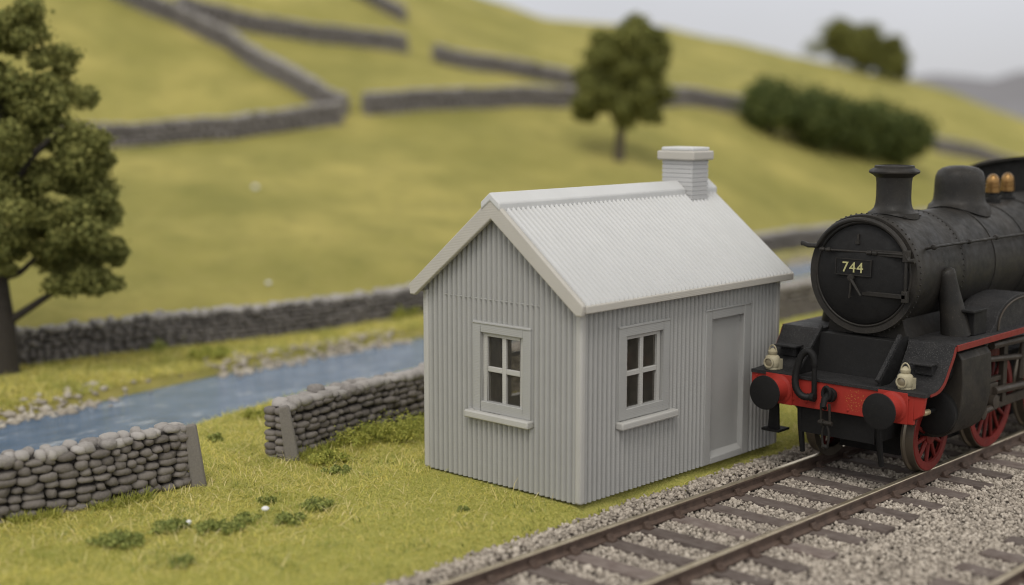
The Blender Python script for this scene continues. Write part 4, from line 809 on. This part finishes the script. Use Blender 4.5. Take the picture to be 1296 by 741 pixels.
for (px, py, w, h, mt, lab) in [
    (147, 690, 34, .13, 'weed', 'broad dark green weed patch nearest the lower left corner'),
    (215, 672, 18, .15, 'weed', 'upright green weed clump just left of the first white pebble'),
    (277, 672, 30, .13, 'weed', 'flat green weed patch between the two white pebbles'),
    (312, 660, 16, .10, 'weed', 'low thin green weed just left of the second white pebble'),
    (365, 662, 18, .12, 'weed', 'small dark weed right of the second white pebble'),
    (400, 646, 18, .15, 'weed', 'dark feathery weed at the right end of the weed row'),
    (338, 636, 8, .09, 'weed', 'tiny single weed sprig above the weed row'),
    (230, 716, 12, .14, 'weed', 'lone blurred weed clump at the bottom of the meadow'),
    (425, 598, 17, .10, 'weed', 'low dark green tuft between the slab post and the hut'),
    (273, 558, 12, .10, 'weed', 'small green tuft right of the lower wall post'),
    (322, 530, 15, .16, 'tuft', 'round green tuft on the river edge by the gap in the wall'),
    (470, 562, 42, .30, 'tuft', 'loose grass tuft at the foot of the wall left of the hut'),
    (512, 556, 38, .42, 'tuft', 'bushy yellow green tuft against the left edge of the hut'),
    (415, 585, 24, .18, 'tuft', 'straggly grass tuft at the foot of the leaning slab post'),
    (585, 645, 8, .05, 'weed', 'tiny dark sprig in the turf before the gable'),
    (205, 440, 22, .30, 'weed', 'dark green shrub at the foot of the far wall'),
    (268, 452, 22, .22, 'tuft', 'low green shrub right of the dark one by the far wall'),
    (510, 402, 16, .30, 'tuft', 'small green shrub by the far wall close to the hut roof')]:
    x, y = px0(px, py); tw = lat((x, y))[1]; r = w/1765*tw
    far = tw > 22
    weed(lab, x, y, r, r*1.2, h, mt, max(5, int(w*.9)), 60 if not far else 50, .014 if not far else .03)
B, F = lumps(2, 6, .2)
def stone(name, label, x, y, z, r, mt, cat, group=None):
    V, FF = scatter(B, F, np.zeros((1, 3)), np.array([[r, r*.9, r*.75]]), rotz(rng.uniform(0, 6, 1))); o = bpy.data.objects.new(name, np_mesh(name, V, FF, M[mt], True)); COL.objects.link(o); o.location = (x, y, z); tag(o, label, cat, group)
for (px, py, r, lab) in ((239, 668, .042, 'white pebble in the grass nearer the lower left wall'), (336, 650, .046, 'white pebble in the grass nearer the hut')):
    x, y = px0(px, py); stone('pebble', lab, x, y, H(x, y)+.06, r, 'white', 'pebble', 'white pebbles in the grass')
for (px, py, r, lab) in ((323, 240, .10, 'white stone lying high on the lower left field'), (340, 362, .07, 'white stone lying just above the far wall')):
    x, y, z = hit(px, py); stone('pale_stone', lab, x, y, z+.06, r, 'white', 'stone', 'white stones on the field')

# ------------------------------------------------------------------ sky, light, camera
w = bpy.data.worlds.new('World'); scene.world = w; w.use_nodes = True; nt = w.node_tree; bg = nt.nodes['Background']
SUN_EL, SUN_AZ = R(58), R(152)                                         # azimuth measured clockwise from +Y
sky = nt.nodes.new('ShaderNodeTexSky'); sky.sky_type = 'NISHITA'; sky.sun_disc = False; sky.sun_elevation = SUN_EL; sky.sun_rotation = SUN_AZ
sc = nt.nodes.new('ShaderNodeMix'); sc.data_type = 'RGBA'; sc.blend_type = 'MIX'; sc.inputs[0].default_value = .93   # a closed cloud deck, a little sky coming through
tc = nt.nodes.new('ShaderNodeTexCoord'); sx = nt.nodes.new('ShaderNodeSeparateXYZ'); nt.links.new(tc.outputs['Generated'], sx.inputs[0])
rp = nt.nodes.new('ShaderNodeValToRGB'); cr = rp.color_ramp
for e, (p, c) in zip([cr.elements[0], cr.elements[1], cr.elements.new(.12), cr.elements.new(.5)], [(0, (5.3, 5.3, 5.5)), (1, (24., 23.6, 23.0)), (.12, (6.85, 6.85, 7.3)), (.5, (14.8, 14.6, 14.3))]): e.position = p; e.color = (*c, 1)
nz = nt.nodes.new('ShaderNodeTexNoise'); nz.inputs['Scale'].default_value = 3.; nz.inputs['Detail'].default_value = 4; nt.links.new(tc.outputs['Generated'], nz.inputs['Vector'])
ml = nt.nodes.new('ShaderNodeMix'); ml.data_type = 'RGBA'; ml.blend_type = 'MULTIPLY'; ml.inputs[0].default_value = .25; nt.links.new(rp.outputs[0], ml.inputs[6]); nt.links.new(nz.outputs['Fac'], ml.inputs[7])
nt.links.new(sx.outputs['Z'], rp.inputs[0]); nt.links.new(sky.outputs[0], sc.inputs[6]); nt.links.new(ml.outputs[2], sc.inputs[7]); nt.links.new(sc.outputs[2], bg.inputs['Color']); bg.inputs['Strength'].default_value = .12
sd = bpy.data.lights.new('Sun', 'SUN'); sd.energy = 1.5; sd.angle = R(28); sd.color = (1, .96, .90); so = bpy.data.objects.new('Sun', sd); COL.objects.link(so)
dirv = Vector((math.sin(SUN_AZ)*math.cos(SUN_EL), math.cos(SUN_AZ)*math.cos(SUN_EL), math.sin(SUN_EL))); so.rotation_euler = dirv.to_track_quat('Z', 'Y').to_euler(); so.location = dirv*30
cd = bpy.data.cameras.new('Camera'); co = bpy.data.objects.new('Camera', cd); COL.objects.link(co); co.location = CAM
co.rotation_euler = (PI/2+PIT, 0, -YAW); cd.sensor_width = 36; cd.sensor_fit = 'HORIZONTAL'; cd.lens = 36*FPX/1296; cd.clip_end = 2000; cd.clip_start = .1
cd.dof.use_dof = True; cd.dof.focus_distance = 18.3; cd.dof.aperture_fstop = cd.lens/1000/.255; cd.dof.aperture_blades = 0
scene.camera = co; scene.cycles.filter_width = 1.1
vs = scene.view_settings; vs.view_transform = 'Standard'; vs.look = 'None'; vs.exposure = 0; vs.gamma = 1
